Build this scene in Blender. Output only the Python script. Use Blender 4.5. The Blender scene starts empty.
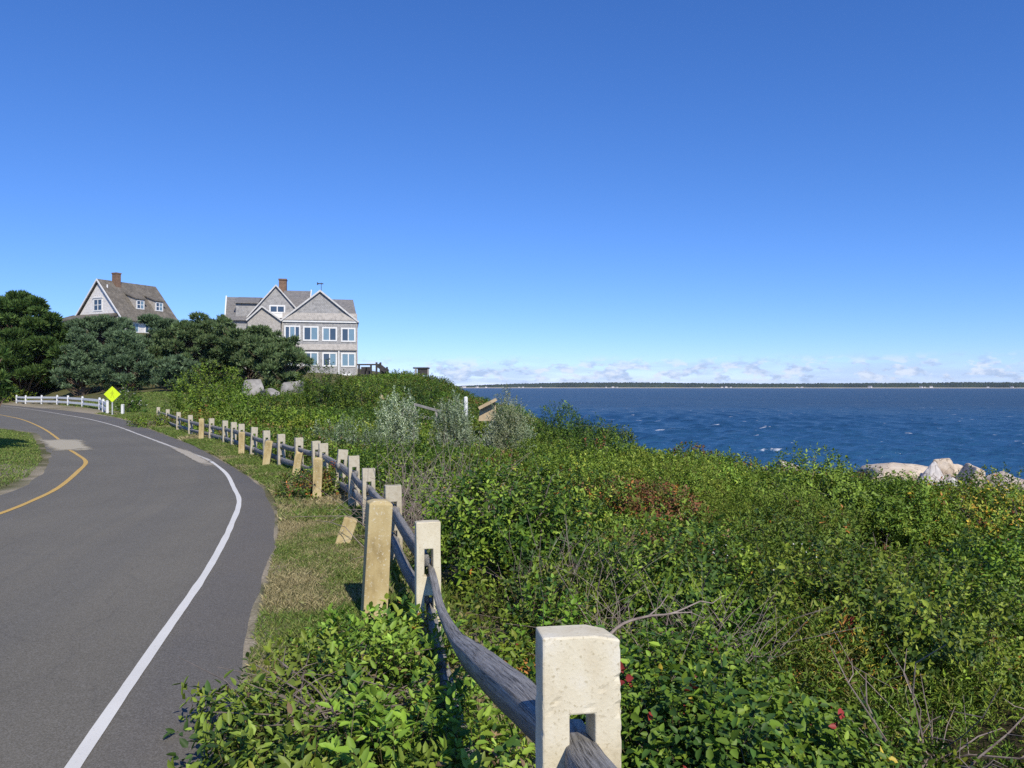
import bpy, bmesh, math
import numpy as np
from mathutils import Vector, Matrix

SC = bpy.context.scene
COL = SC.collection
RAD = math.radians
F = 796.0            # focal length of the photograph in pixels
EYE = 1.6

# ------------------------------------------------------------------ camera, sky, sun, exposure
cam_d = bpy.data.cameras.new('camera')
cam = bpy.data.objects.new('camera', cam_d)
COL.objects.link(cam)
cam.location = (0, 0, EYE)
cam.rotation_euler = (RAD(90.216), 0, 0)
cam_d.lens = 36.0 * F / 1024.0
cam_d.sensor_width = 36.0
cam_d.clip_start = 0.05
cam_d.clip_end = 30000
SC.camera = cam

SUN_AZ, SUN_EL = RAD(158), RAD(41)       # azimuth clockwise from +Y
wd = bpy.data.worlds.new('World')
SC.world = wd
wd.use_nodes = True


def build_sky():
    nt = wd.node_tree
    N, L = nt.nodes, nt.links
    bg = N['Background']
    sky = N.new('ShaderNodeTexSky')
    sky.sky_type = 'NISHITA'
    sky.sun_disc = False
    sky.sun_elevation = SUN_EL
    sky.sun_rotation = SUN_AZ
    sky.dust_density = 0.0
    sky.ozone_density = 10.0
    sky.air_density = 0.7
    # tone of this day's air: a response per channel
    sc_ = N.new('ShaderNodeSeparateColor')
    L.new(sky.outputs[0], sc_.inputs[0])
    hs = N.new('ShaderNodeCombineColor')
    for i, (amp, p) in enumerate(((0.70, 1.12), (0.87, 0.93), (1.36, 0.80))):
        pw = N.new('ShaderNodeMath'); pw.operation = 'POWER'; pw.inputs[1].default_value = p
        ml = N.new('ShaderNodeMath'); ml.operation = 'MULTIPLY'; ml.inputs[1].default_value = amp
        L.new(sc_.outputs[i], pw.inputs[0]); L.new(pw.outputs[0], ml.inputs[0]); L.new(ml.outputs[0], hs.inputs[i])
    tc = N.new('ShaderNodeTexCoord')
    sep = N.new('ShaderNodeSeparateXYZ')
    L.new(tc.outputs['Generated'], sep.inputs[0])
    # low fair-weather cumulus a long way off, in world direction
    def noise(scale_xyz, scale, detail, off):
        mp = N.new('ShaderNodeMapping')
        mp.inputs['Scale'].default_value = scale_xyz
        mp.inputs['Location'].default_value = off
        L.new(tc.outputs['Generated'], mp.inputs[0])
        nz = N.new('ShaderNodeTexNoise')
        nz.inputs['Scale'].default_value = scale
        nz.inputs['Detail'].default_value = detail
        nz.inputs['Roughness'].default_value = 0.58
        L.new(mp.outputs[0], nz.inputs['Vector'])
        return nz.outputs['Fac']
    def ramp(sock, a, b, lo=0.0, hi=1.0):
        m = N.new('ShaderNodeMapRange')
        m.interpolation_type = 'SMOOTHSTEP'
        m.inputs['From Min'].default_value = a
        m.inputs['From Max'].default_value = b
        m.inputs['To Min'].default_value = lo
        m.inputs['To Max'].default_value = hi
        L.new(sock, m.inputs['Value'])
        return m.outputs['Result']
    def mul(a, b):
        m = N.new('ShaderNodeMath')
        m.operation = 'MULTIPLY'
        L.new(a, m.inputs[0])
        if isinstance(b, float):
            m.inputs[1].default_value = b
        else:
            L.new(b, m.inputs[1])
        return m.outputs[0]
    n1 = noise((1, 1, 2.4), 42.0, 7, (3.1, 0.4, 0))
    n2 = noise((1, 1, 2.4), 44.0, 5, (8.3, 5.1, 2))
    n3 = noise((1, 1, 9.0), 9.0, 4, (1.3, 7.1, 4))
    el = sep.outputs['Z']
    band = mul(ramp(el, 0.001, 0.010), ramp(el, 0.022, 0.042, 1.0, 0.0))
    puffs = mul(mul(ramp(n1, 0.47, 0.58), band), 0.85)
    veil = mul(mul(ramp(n3, 0.38, 0.62), mul(ramp(el, -0.002, 0.006), ramp(el, 0.016, 0.044, 1.0, 0.0))), 0.65)
    mixv = N.new('ShaderNodeMix')
    mixv.data_type = 'RGBA'
    L.new(veil, mixv.inputs['Factor'])
    L.new(hs.outputs[0], mixv.inputs['A'])
    mixv.inputs['B'].default_value = (3.0, 3.9, 5.6, 1)
    cc = N.new('ShaderNodeMix')
    cc.data_type = 'RGBA'
    L.new(ramp(n2, 0.38, 0.60), cc.inputs['Factor'])
    cc.inputs['A'].default_value = (2.6, 3.4, 4.9, 1)
    cc.inputs['B'].default_value = (4.6, 5.1, 6.0, 1)
    mixc = N.new('ShaderNodeMix')
    mixc.data_type = 'RGBA'
    L.new(puffs, mixc.inputs['Factor'])
    L.new(mixv.outputs['Result'], mixc.inputs['A'])
    L.new(cc.outputs['Result'], mixc.inputs['B'])
    L.new(mixc.outputs['Result'], bg.inputs['Color'])
    bg.inputs['Strength'].default_value = 0.145


build_sky()
sun_d = bpy.data.lights.new('sun', 'SUN')
sun_d.energy = 3.95
sun_d.angle = RAD(0.53)
sun_d.color = (1.0, 0.93, 0.80)
sun = bpy.data.objects.new('sun', sun_d)
COL.objects.link(sun)
SUNV = Vector((math.sin(SUN_AZ) * math.cos(SUN_EL), math.cos(SUN_AZ) * math.cos(SUN_EL), math.sin(SUN_EL)))
sun.rotation_euler = SUNV.to_track_quat('Z', 'Y').to_euler()
sun.location = (20, -30, 40)
vs = SC.view_settings
vs.view_transform = 'Standard'
vs.look = 'None'
vs.exposure = 0.26
vs.gamma = 1.0
vs.use_curve_mapping = False
SC.cycles.use_denoising = False
SC.cycles.max_bounces = 8
SC.cycles.transparent_max_bounces = 8
SC.cycles.volume_bounces = 0


# ------------------------------------------------------------------ helpers
def rng(seed):
    return np.random.default_rng(seed)


def vnoise(x, y, seed=0):
    x = np.asarray(x, float); y = np.asarray(y, float)
    ix = np.floor(x); iy = np.floor(y)
    fx = x - ix; fy = y - iy
    fx = fx * fx * (3 - 2 * fx); fy = fy * fy * (3 - 2 * fy)
    def h(a, b):
        s = np.sin(a * 127.1 + b * 311.7 + seed * 74.7) * 43758.5453
        return s - np.floor(s)
    return (h(ix, iy) * (1 - fx) + h(ix + 1, iy) * fx) * (1 - fy) + (h(ix, iy + 1) * (1 - fx) + h(ix + 1, iy + 1) * fx) * fy


def fbm(x, y, seed=0, octv=4):
    a, t, s = 0.5, 0.0, 0.0
    for k in range(octv):
        t = t + a * vnoise(np.asarray(x) * 2 ** k, np.asarray(y) * 2 ** k, seed + k * 13)
        s += a
        a *= 0.5
    return t / s


def sstep(a, b, x):
    t = np.clip((np.asarray(x, float) - a) / (b - a), 0, 1)
    return t * t * (3 - 2 * t)


def tag(o, label=None, cat=None, group=None, kind=None):
    if label: o['label'] = label
    if cat: o['category'] = cat
    if group: o['group'] = group
    if kind: o['kind'] = kind
    return o


def empty(name, loc=(0, 0, 0), rz=0.0):
    o = bpy.data.objects.new(name, None)
    o.empty_display_size = 0.2
    COL.objects.link(o)
    o.location = loc
    o.rotation_euler = (0, 0, rz)
    return o


def link(name, me, parent=None):
    o = bpy.data.objects.new(name, me)
    COL.objects.link(o)
    if parent is not None:
        o.parent = parent
    return o


def np_mesh(name, verts, faces, mat, parent=None, col=None, smooth=False):
    """faces: list of (n,k) int arrays, each of one polygon size."""
    me = bpy.data.meshes.new(name)
    verts = np.ascontiguousarray(verts, dtype=np.float32)
    me.vertices.add(len(verts))
    me.vertices.foreach_set('co', verts.ravel())
    flat = np.concatenate([f.ravel() for f in faces]).astype(np.int32)
    tot = np.concatenate([np.full(len(f), f.shape[1]) for f in faces]).astype(np.int32)
    st = np.concatenate([[0], np.cumsum(tot)[:-1]]).astype(np.int32)
    me.loops.add(len(flat))
    me.loops.foreach_set('vertex_index', flat)
    me.polygons.add(len(tot))
    me.polygons.foreach_set('loop_start', st)
    me.polygons.foreach_set('loop_total', tot)
    if smooth:
        me.polygons.foreach_set('use_smooth', np.ones(len(tot), bool))
    me.update(calc_edges=True)
    if col is not None:
        at = me.color_attributes.new('pigment', 'FLOAT_COLOR', 'POINT')
        c4 = np.ones((len(verts), 4), np.float32)
        c4[:, :3] = col
        at.data.foreach_set('color', c4.ravel())
    me.materials.append(mat)
    return link(name, me, parent)


class MB:
    def __init__(self):
        self.v = []
        self.f = []

    def add(self, verts, faces):
        b = len(self.v)
        self.v += [tuple(p) for p in verts]
        self.f += [tuple(i + b for i in f) for f in faces]
        return self

    def box(self, x0, x1, y0, y1, z0, z1, M=None):
        vs_ = [(x, y, z) for z in (z0, z1) for y in (y0, y1) for x in (x0, x1)]
        if M is not None:
            vs_ = [tuple(M @ Vector(p)) for p in vs_]
        return self.add(vs_, [(0, 2, 3, 1), (4, 5, 7, 6), (0, 1, 5, 4), (2, 6, 7, 3), (0, 4, 6, 2), (1, 3, 7, 5)])

    def prism(self, poly, d0, d1, axis='y', M=None):
        """poly: list of 2D points, extruded from d0 to d1 along axis (poly in the other two axes)."""
        def p3(a, b, d):
            return {'y': (a, d, b), 'x': (d, a, b), 'z': (a, b, d)}[axis]
        n = len(poly)
        vs_ = [p3(a, b, d0) for a, b in poly] + [p3(a, b, d1) for a, b in poly]
        if M is not None:
            vs_ = [tuple(M @ Vector(p)) for p in vs_]
        fs = [tuple(range(n)), tuple(range(2 * n - 1, n - 1, -1))]
        fs += [(i, i + n, (i + 1) % n + n, (i + 1) % n) for i in range(n)]
        return self.add(vs_, fs)

    def bar(self, a, b, w, h, up=(0, 0, 1)):
        a = Vector(a); b = Vector(b)
        d = (b - a).normalized()
        u = Vector(up)
        s = d.cross(u)
        if s.length < 1e-4:
            s = d.cross(Vector((1, 0, 0)))
        s.normalize()
        u = s.cross(d).normalized()
        vs_ = [p + s * sx * w / 2 + u * sz * h / 2 for p in (a, b) for sx, sz in ((-1, -1), (1, -1), (1, 1), (-1, 1))]
        return self.add(vs_, [(3, 2, 1, 0), (4, 5, 6, 7), (0, 1, 5, 4), (1, 2, 6, 5), (2, 3, 7, 6), (3, 0, 4, 7)])

    def tube(self, pts, rad, n=6, cap=True):
        pts = [Vector(p) for p in pts]
        b = len(self.v)
        prev = None
        for i, p in enumerate(pts):
            d = (pts[min(i + 1, len(pts) - 1)] - pts[max(i - 1, 0)]).normalized()
            if prev is None:
                s = d.cross(Vector((0.31, 0.17, 0.93)))
                if s.length < 1e-3:
                    s = d.cross(Vector((1, 0, 0)))
            else:
                s = prev - d * prev.dot(d)
            s.normalize()
            prev = s
            t = d.cross(s)
            r = rad[i] if hasattr(rad, '__len__') else rad
            for k in range(n):
                a = 2 * math.pi * k / n
                self.v.append(tuple(p + (s * math.cos(a) + t * math.sin(a)) * r))
        for i in range(len(pts) - 1):
            for k in range(n):
                self.f.append((b + i * n + k, b + i * n + (k + 1) % n, b + (i + 1) * n + (k + 1) % n, b + (i + 1) * n + k))
        if cap:
            self.f.append(tuple(b + k for k in range(n - 1, -1, -1)))
            e = b + (len(pts) - 1) * n
            self.f.append(tuple(e + k for k in range(n)))
        return self

    def build(self, name, mat, parent=None, smooth=False, bevel=0.0):
        me = bpy.data.meshes.new(name)
        me.from_pydata(self.v, [], self.f)
        bm = bmesh.new()
        bm.from_mesh(me)
        bmesh.ops.recalc_face_normals(bm, faces=bm.faces)
        if bevel > 0:
            es = [e for e in bm.edges if len(e.link_faces) == 2 and e.calc_face_angle(0) > 0.6]
            bmesh.ops.bevel(bm, geom=es, offset=bevel, segments=2, affect='EDGES', profile=0.6)
        bm.to_mesh(me)
        bm.free()
        if smooth:
            for p in me.polygons:
                p.use_smooth = True
        me.materials.append(mat)
        return link(name, me, parent)


def sdist(P, poly):
    """signed distance of points (n,2) to a polyline, positive to the right of travel; also arclength of the foot."""
    P = np.asarray(P, float)
    A = np.asarray(poly, float)
    best = np.full(len(P), 1e18)
    sg = np.ones(len(P))
    al = np.zeros(len(P))
    acc = 0.0
    for a, b in zip(A[:-1], A[1:]):
        d = b - a
        Ls = math.hypot(*d)
        w = P - a
        t = np.clip((w @ d) / (Ls * Ls), 0, 1)
        q = w - t[:, None] * d
        dd = (q ** 2).sum(1)
        cr = d[0] * w[:, 1] - d[1] * w[:, 0]
        m = dd < best - 1e-9
        best = np.where(m, dd, best)
        sg = np.where(m, np.where(cr > 0, -1.0, 1.0), sg)
        al = np.where(m, acc + t * Ls, al)
        acc += Ls
    return sg * np.sqrt(best), al


def catmull(pts, n):
    P = np.asarray(pts, float)
    Q = np.vstack([2 * P[0] - P[1], P, 2 * P[-1] - P[-2]])
    seg = np.linalg.norm(np.diff(P, axis=0), axis=1)
    cum = np.concatenate([[0], np.cumsum(seg)])
    s = np.linspace(0, cum[-1], n)
    k = np.clip(np.searchsorted(cum, s, side='right') - 1, 0, len(P) - 2)
    t = ((s - cum[k]) / seg[k])[:, None]
    p0, p1, p2, p3 = Q[k], Q[k + 1], Q[k + 2], Q[k + 3]
    return 0.5 * (2 * p1 + (p2 - p0) * t + (2 * p0 - 5 * p1 + 4 * p2 - p3) * t ** 2 + (3 * p1 - p0 - 3 * p2 + p3) * t ** 3)


# ------------------------------------------------------------------ materials
def new_mat(name):
    m = bpy.data.materials.new(name)
    m.use_nodes = True
    nt = m.node_tree
    return m, nt, nt.nodes, nt.links, nt.nodes['Principled BSDF']


def n_noise(N, L, vec, scale, detail=4, rough=0.55, dist=0.0):
    nz = N.new('ShaderNodeTexNoise')
    nz.inputs['Scale'].default_value = scale
    nz.inputs['Detail'].default_value = detail
    nz.inputs['Roughness'].default_value = rough
    nz.inputs['Distortion'].default_value = dist
    L.new(vec, nz.inputs['Vector'])
    return nz.outputs['Fac']


def n_ramp(N, L, sock, stops):
    r = N.new('ShaderNodeValToRGB')
    while len(r.color_ramp.elements) < len(stops):
        r.color_ramp.elements.new(0.5)
    for e, (p, c) in zip(r.color_ramp.elements, stops):
        e.position = p
        e.color = (*c, 1) if len(c) == 3 else c
    L.new(sock, r.inputs[0])
    return r.outputs[0]


def n_mix(N, L, fac, a, b, mode='MIX'):
    m = N.new('ShaderNodeMix')
    m.data_type = 'RGBA'
    m.blend_type = mode
    for s, v in ((m.inputs['Factor'], fac), (m.inputs['A'], a), (m.inputs['B'], b)):
        if isinstance(v, (int, float)):
            s.default_value = v
        elif isinstance(v, tuple):
            s.default_value = (*v, 1) if len(v) == 3 else v
        else:
            L.new(v, s)
    return m.outputs['Result']


def n_map(N, L, sock, a, b, lo=0.0, hi=1.0):
    m = N.new('ShaderNodeMapRange')
    m.inputs['From Min'].default_value = a
    m.inputs['From Max'].default_value = b
    m.inputs['To Min'].default_value = lo
    m.inputs['To Max'].default_value = hi
    L.new(sock, m.inputs['Value'])
    return m.outputs['Result']


def n_bump(N, L, sock, bsdf, strength=0.3, dist=0.01):
    b = N.new('ShaderNodeBump')
    b.inputs['Strength'].default_value = strength
    b.inputs['Distance'].default_value = dist
    L.new(sock, b.inputs['Height'])
    L.new(b.outputs[0], bsdf.inputs['Normal'])


def coord(N, L, scale=(1, 1, 1), kind='Object'):
    tc = N.new('ShaderNodeTexCoord')
    mp = N.new('ShaderNodeMapping')
    mp.inputs['Scale'].default_value = scale
    L.new(tc.outputs[kind], mp.inputs[0])
    return mp.outputs[0]


def noise_mat(name, stops, scale=6, detail=5, rough=0.8, bump=0.3, bdist=0.01, stretch=(1, 1, 1), fine=None, spec=0.3, dist=0.0):
    m, nt, N, L, B = new_mat(name)
    v = coord(N, L, stretch)
    f = n_noise(N, L, v, scale, detail, 0.6, dist)
    c = n_ramp(N, L, f, stops)
    if fine:
        fs, fc, famt = fine
        f2 = n_noise(N, L, coord(N, L), fs, 3, 0.6)
        c = n_mix(N, L, n_map(N, L, f2, 0.58, 0.70, 0, famt), c, fc)
        f = f2
    L.new(c, B.inputs['Base Color'])
    B.inputs['Roughness'].default_value = rough
    B.inputs['Specular IOR Level'].default_value = spec
    if bump:
        n_bump(N, L, f, B, bump, bdist)
    return m


def leaf_mat(name, transl=0.22, rough=0.45, spec=0.35):
    m, nt, N, L, B = new_mat(name)
    at = N.new('ShaderNodeAttribute')
    at.attribute_name = 'pigment'
    L.new(at.outputs['Color'], B.inputs['Base Color'])
    B.inputs['Roughness'].default_value = rough
    B.inputs['Specular IOR Level'].default_value = spec
    tr = N.new('ShaderNodeBsdfTranslucent')
    g = N.new('ShaderNodeMix')
    g.data_type = 'RGBA'
    g.blend_type = 'MULTIPLY'
    g.inputs['Factor'].default_value = 1.0
    g.inputs['B'].default_value = (1.5, 1.5, 0.6, 1)
    L.new(at.outputs['Color'], g.inputs['A'])
    L.new(g.outputs['Result'], tr.inputs['Color'])
    mx = N.new('ShaderNodeMixShader')
    mx.inputs[0].default_value = transl
    out = N['Material Output']
    L.new(B.outputs[0], mx.inputs[1])
    L.new(tr.outputs[0], mx.inputs[2])
    L.new(mx.outputs[0], out.inputs['Surface'])
    return m


M_LEAF = leaf_mat('leaf', 0.13, 0.5, 0.25)
M_NEEDLE = leaf_mat('needle', 0.08, 0.6, 0.2)
M_GRASS = leaf_mat('grass_blade', 0.2, 0.6, 0.2)
M_TWIG = noise_mat('twig_bark', [(0.3, (0.10, 0.08, 0.065)), (0.7, (0.24, 0.20, 0.17))], 20, 3, 0.9, 0.2, 0.003)
M_BARK = noise_mat('pine_bark', [(0.3, (0.07, 0.05, 0.04)), (0.7, (0.24, 0.17, 0.12))], 5, 5, 0.95, 0.5, 0.03, (1, 1, 0.3))
M_CONC = noise_mat('weathered_post', [(0.30, (0.40, 0.34, 0.22)), (0.43, (0.60, 0.53, 0.38)), (0.58, (0.66, 0.60, 0.45)), (0.75, (0.70, 0.66, 0.55))], 10, 10, 0.9, 0.35, 0.003, (1, 1, 0.55),
                   fine=(120, (0.36, 0.30, 0.18), 0.6), spec=0.15)
M_POSTG = noise_mat('weathered_post_far', [(0.30, (0.34, 0.30, 0.22)), (0.5, (0.46, 0.41, 0.31)), (0.72, (0.54, 0.50, 0.40))], 9, 6, 0.9, 0.4, 0.004,
                    fine=(45, (0.30, 0.25, 0.16), 0.6), spec=0.15)
M_GUARD = noise_mat('guard_post_tan', [(0.28, (0.27, 0.20, 0.09)), (0.45, (0.45, 0.35, 0.17)), (0.58, (0.52, 0.42, 0.22)), (0.75, (0.60, 0.52, 0.34))], 7, 9, 0.9, 0.5, 0.004, (1, 1, 0.4),
                    fine=(55, (0.62, 0.57, 0.44), 0.8), spec=0.15)
def rail_mat():
    m, nt, N, L, B = new_mat('weathered_rail')
    at = N.new('ShaderNodeAttribute'); at.attribute_name = 'pigment'
    mp = N.new('ShaderNodeMapping'); mp.inputs['Scale'].default_value = (14, 30, 9)
    L.new(at.outputs['Color'], mp.inputs[0])
    g = n_noise(N, L, mp.outputs[0], 2.0, 6, 0.65, 0.4)
    b = n_noise(N, L, coord(N, L), 5, 4, 0.6)
    c = n_ramp(N, L, g, [(0.36, (0.06, 0.057, 0.053)), (0.45, (0.22, 0.21, 0.195)), (0.58, (0.34, 0.328, 0.305)), (0.75, (0.46, 0.445, 0.42))])
    c = n_mix(N, L, n_map(N, L, b, 0.5, 0.72, 0, 0.5), c, (0.26, 0.23, 0.20))
    L.new(c, B.inputs['Base Color'])
    B.inputs['Roughness'].default_value = 0.8
    B.inputs['Specular IOR Level'].default_value = 0.25
    n_bump(N, L, g, B, 1.0, 0.006)
    return m


M_RAIL = rail_mat()
M_WHITE = noise_mat('white_paint', [(0.3, (0.70, 0.70, 0.68)), (0.7, (0.82, 0.82, 0.80))], 3, 3, 0.55, 0.1, 0.002)
M_ROCK = noise_mat('granite', [(0.28, (0.32, 0.24, 0.165)), (0.42, (0.52, 0.425, 0.315)), (0.6, (0.62, 0.53, 0.42)), (0.75, (0.50, 0.41, 0.31))], 1.6, 7, 0.9, 0.7, 0.04, spec=0.2)
M_ROCK_PALE = noise_mat('pale_granite', [(0.28, (0.42, 0.38, 0.34)), (0.45, (0.56, 0.52, 0.48)), (0.6, (0.66, 0.62, 0.58)), (0.75, (0.50, 0.45, 0.40))], 1.6, 7, 0.9, 0.9, 0.04, spec=0.2)
M_ROCK_TAN = noise_mat('tan_granite', [(0.28, (0.26, 0.20, 0.165)), (0.45, (0.42, 0.345, 0.29)), (0.6, (0.54, 0.47, 0.41)), (0.75, (0.44, 0.38, 0.34))], 1.8, 7, 0.9, 0.9, 0.04, spec=0.2)
def add_cracks(m):
    nt = m.node_tree; N, L = nt.nodes, nt.links; B = N['Principled BSDF']
    src = B.inputs['Base Color'].links[0].from_socket
    vo = N.new('ShaderNodeTexVoronoi'); vo.feature = 'DISTANCE_TO_EDGE'; vo.inputs['Scale'].default_value = 1.1
    v = coord(N, L); nz = N.new('ShaderNodeTexNoise'); nz.inputs['Scale'].default_value = 2.0; L.new(v, nz.inputs['Vector'])
    ad = N.new('ShaderNodeVectorMath'); ad.operation = 'ADD'; L.new(v, ad.inputs[0]); L.new(nz.outputs['Color'], ad.inputs[1]); L.new(ad.outputs[0], vo.inputs['Vector'])
    c = n_mix(N, L, n_map(N, L, vo.outputs['Distance'], 0.0, 0.03, 0.75, 0.0), src, (0.12, 0.09, 0.065))
    L.new(n_mix(N, L, n_map(N, L, n_noise(N, L, v, 9, 5, 0.7), 0.55, 0.72, 0, .5), c, (0.22, 0.16, 0.11)), B.inputs['Base Color'])


for m_ in (M_ROCK, M_ROCK_PALE, M_ROCK_TAN):
    add_cracks(m_)
M_ROCK_GREY = noise_mat('grey_granite', [(0.28, (0.17, 0.16, 0.145)), (0.5, (0.29, 0.275, 0.25)), (0.7, (0.42, 0.40, 0.375))], 1.3, 7, 0.9, 0.7, 0.04, spec=0.2)
M_SAND = noise_mat('sand_wood', [(0.3, (0.40, 0.30, 0.18)), (0.7, (0.55, 0.44, 0.28))], 3, 5, 0.9, 0.3, 0.01)
M_GREYWOOD = noise_mat('grey_wood', [(0.3, (0.24, 0.22, 0.20)), (0.7, (0.42, 0.39, 0.35))], 6, 5, 0.85, 0.3, 0.005, (1, 1, 0.3))
M_DARKWOOD = noise_mat('dark_wood', [(0.3, (0.030, 0.028, 0.028)), (0.7, (0.075, 0.07, 0.068))], 6, 5, 0.8, 0.3, 0.005)
M_BRICK = noise_mat('chimney_brick', [(0.3, (0.15, 0.095, 0.065)), (0.7, (0.26, 0.165, 0.115))], 3, 6, 0.9, 0.4, 0.02)
M_METAL = noise_mat('galvanised', [(0.3, (0.38, 0.40, 0.40)), (0.7, (0.52, 0.54, 0.54))], 8, 3, 0.5, 0.05, 0.002)


def shingle_mat(name, c1, c2, c3, sc=1.0):
    m, nt, N, L, B = new_mat(name)
    tc = N.new('ShaderNodeTexCoord')
    sx = N.new('ShaderNodeSeparateXYZ')
    L.new(tc.outputs['Object'], sx.inputs[0])
    ad = N.new('ShaderNodeMath')
    L.new(sx.outputs['X'], ad.inputs[0]); L.new(sx.outputs['Y'], ad.inputs[1])
    cb = N.new('ShaderNodeCombineXYZ')
    L.new(ad.outputs[0], cb.inputs['X']); L.new(sx.outputs['Z'], cb.inputs['Y'])
    br = N.new('ShaderNodeTexBrick')
    br.inputs['Scale'].default_value = 1.0
    br.inputs['Brick Width'].default_value = 0.22 * sc
    br.inputs['Row Height'].default_value = 0.16 * sc
    br.inputs['Mortar Size'].default_value = 0.012 * sc
    br.inputs['Color1'].default_value = (*c1, 1)
    br.inputs['Color2'].default_value = (*c2, 1)
    br.inputs['Mortar'].default_value = (*[k * 0.55 for k in c1], 1)
    L.new(cb.outputs[0], br.inputs['Vector'])
    nz = n_noise(N, L, tc.outputs['Object'], 0.9, 6, 0.65)
    nz2 = n_noise(N, L, tc.outputs['Object'], 3.2, 4, 0.7)
    c = n_mix(N, L, n_map(N, L, nz, 0.40, 0.66), br.outputs['Color'], c3)
    c = n_mix(N, L, n_map(N, L, nz2, 0.45, 0.68, 0, 0.75), c, tuple(k * 0.6 for k in c1))
    L.new(c, B.inputs['Base Color'])
    B.inputs['Roughness'].default_value = 0.9
    B.inputs['Specular IOR Level'].default_value = 0.15
    n_bump(N, L, br.outputs['Fac'], B, 0.4, -0.02)
    return m


M_SHINGLE = shingle_mat('grey_cedar_shingle', (0.34, 0.335, 0.33), (0.46, 0.45, 0.44), (0.42, 0.41, 0.40))
M_SHINGLE_PALE = shingle_mat('pale_cedar_shingle', (0.45, 0.42, 0.38), (0.52, 0.485, 0.44), (0.48, 0.445, 0.405))
M_SHINGLE_WHITE = shingle_mat('bleached_shingle', (0.80, 0.77, 0.74), (0.86, 0.83, 0.80), (0.83, 0.80, 0.77))
M_TRIM = noise_mat('weathered_trim', [(0.3, (0.50, 0.49, 0.47)), (0.7, (0.66, 0.65, 0.63))], 3, 3, 0.7, 0.1, 0.002)
M_ROOF_GREY = shingle_mat('grey_roof_shingle', (0.20, 0.195, 0.195), (0.27, 0.26, 0.255), (0.23, 0.215, 0.20), 1.4)
M_ROOF_BROWN = shingle_mat('brown_roof_shingle', (0.145, 0.13, 0.108), (0.18, 0.162, 0.135), (0.225, 0.20, 0.165), 1.4)


def flat_mat(name, c, rough=0.5, spec=0.5):
    m, nt, N, L, B = new_mat(name)
    f = n_noise(N, L, coord(N, L), 2.3, 4, 0.6)
    L.new(n_mix(N, L, f, tuple(k * 0.8 for k in c), tuple(min(1, k * 1.15) for k in c)), B.inputs['Base Color'])
    B.inputs['Roughness'].default_value = rough
    B.inputs['Specular IOR Level'].default_value = spec
    return m


M_GLASS_DARK = flat_mat('window_glass', (0.045, 0.07, 0.11), 0.06, 0.8)
M_GLASS_PALE = flat_mat('window_glass_blind_and_sky', (0.17, 0.27, 0.34), 0.08, 0.8)  # pale blue: curtains, plus the sky's reflection put into the base colour
M_SIGN = flat_mat('fluorescent_sign', (0.62, 0.80, 0.02), 0.45, 0.3)
M_SYMBOL = flat_mat('sign_symbol', (0.42, 0.52, 0.03), 0.6, 0.2)

# ------------------------------------------------------------------ plan: road, fence and coast lines
R_EDGE = [(0.9, -7), (0.15, -2), (-0.45, 0.5), (-1.1, 3), (-1.66, 5.03), (-2.15, 7), (-2.62, 8.91), (-3.55, 11.8), (-5.2, 15.3), (-8.75, 21.9), (-13.3, 29.6),
          (-18.6, 38.6), (-24.0, 46.5), (-32.5, 57), (-48, 75), (-62, 92), (-80, 112)]
W_LINE = [(-0.1, -7), (-0.7, -2), (-1.15, 0.5), (-1.76, 3), (-2.16, 4.75), (-2.61, 6.77), (-3.05, 8.5), (-3.30, 9.4), (-3.58, 10.4), (-3.91, 11.4), (-4.36, 12.5), (-5.28, 14.7), (-6.42, 17), (-7.05, 18.1),
          (-8.85, 20.9), (-12.5, 26.7), (-16.3, 32.7), (-21.2, 39.8), (-26.3, 46.5), (-34.5, 57), (-49.5, 75), (-63, 92), (-81, 112)]
Y_LINE = [(-3.6, -7), (-4.2, -2), (-4.9, 2), (-5.7, 6), (-6.3, 9), (-6.45, 10.03), (-6.7, 11.07), (-7.18, 12.6), (-8.18, 15), (-9.1, 17), (-10.4, 19), (-11.9, 21.2), (-14.1, 24.7), (-18.3, 31),
          (-23.7, 38.6), (-28, 44), (-38, 56), (-54, 75), (-86, 110)]
L_EDGE = [(-6.6, -7), (-7.0, -2), (-7.2, 3), (-7.5, 8), (-7.75, 12), (-8.7, 14.6), (-10.4, 17.9), (-12.7, 21.6), (-16.6, 27.7), (-19.9, 31), (-27, 38.5), (-36, 48), (-46, 58), (-62, 76), (-92, 108)]
# post: X, Y, height above its ground, width
POSTS = [(0.30, -0.9, 1.05, 0.17), (0.142, 1.72, 1.075, 0.171), (-0.52, 4.95, 0.76, 0.152), (-1.08, 7.3, 0.70, 0.147), (-1.60, 8.9, 0.69, 0.14), (-2.06, 10.4, 0.70, 0.14),
         (-2.55, 11.7, 0.68, 0.14), (-3.05, 12.9, 0.69, 0.14), (-3.36, 13.7, 0.67, 0.14), (-3.90, 14.6, 0.67, 0.14), (-4.55, 15.7, 0.67, 0.14), (-5.18, 16.8, 0.68, 0.14),
         (-5.92, 18.2, 0.68, 0.14), (-6.72, 19.8, 0.68, 0.14), (-7.35, 21.0, 0.67, 0.14), (-8.0, 22.2, 0.66, 0.14), (-9.0, 23.8, 0.66, 0.14), (-10.5, 26.0, 0.68, 0.14), (-11.95, 28.5, 0.70, 0.14),
         (-14.2, 32.8, 0.68, 0.14), (-16.1, 36.2, 0.68, 0.14)]
FENCE = [(1.0, -8), (0.55, -3)] + [(p[0], p[1]) for p in POSTS] + [(-22, 46.8), (-31, 58), (-46, 76), (-78, 113)]
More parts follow.
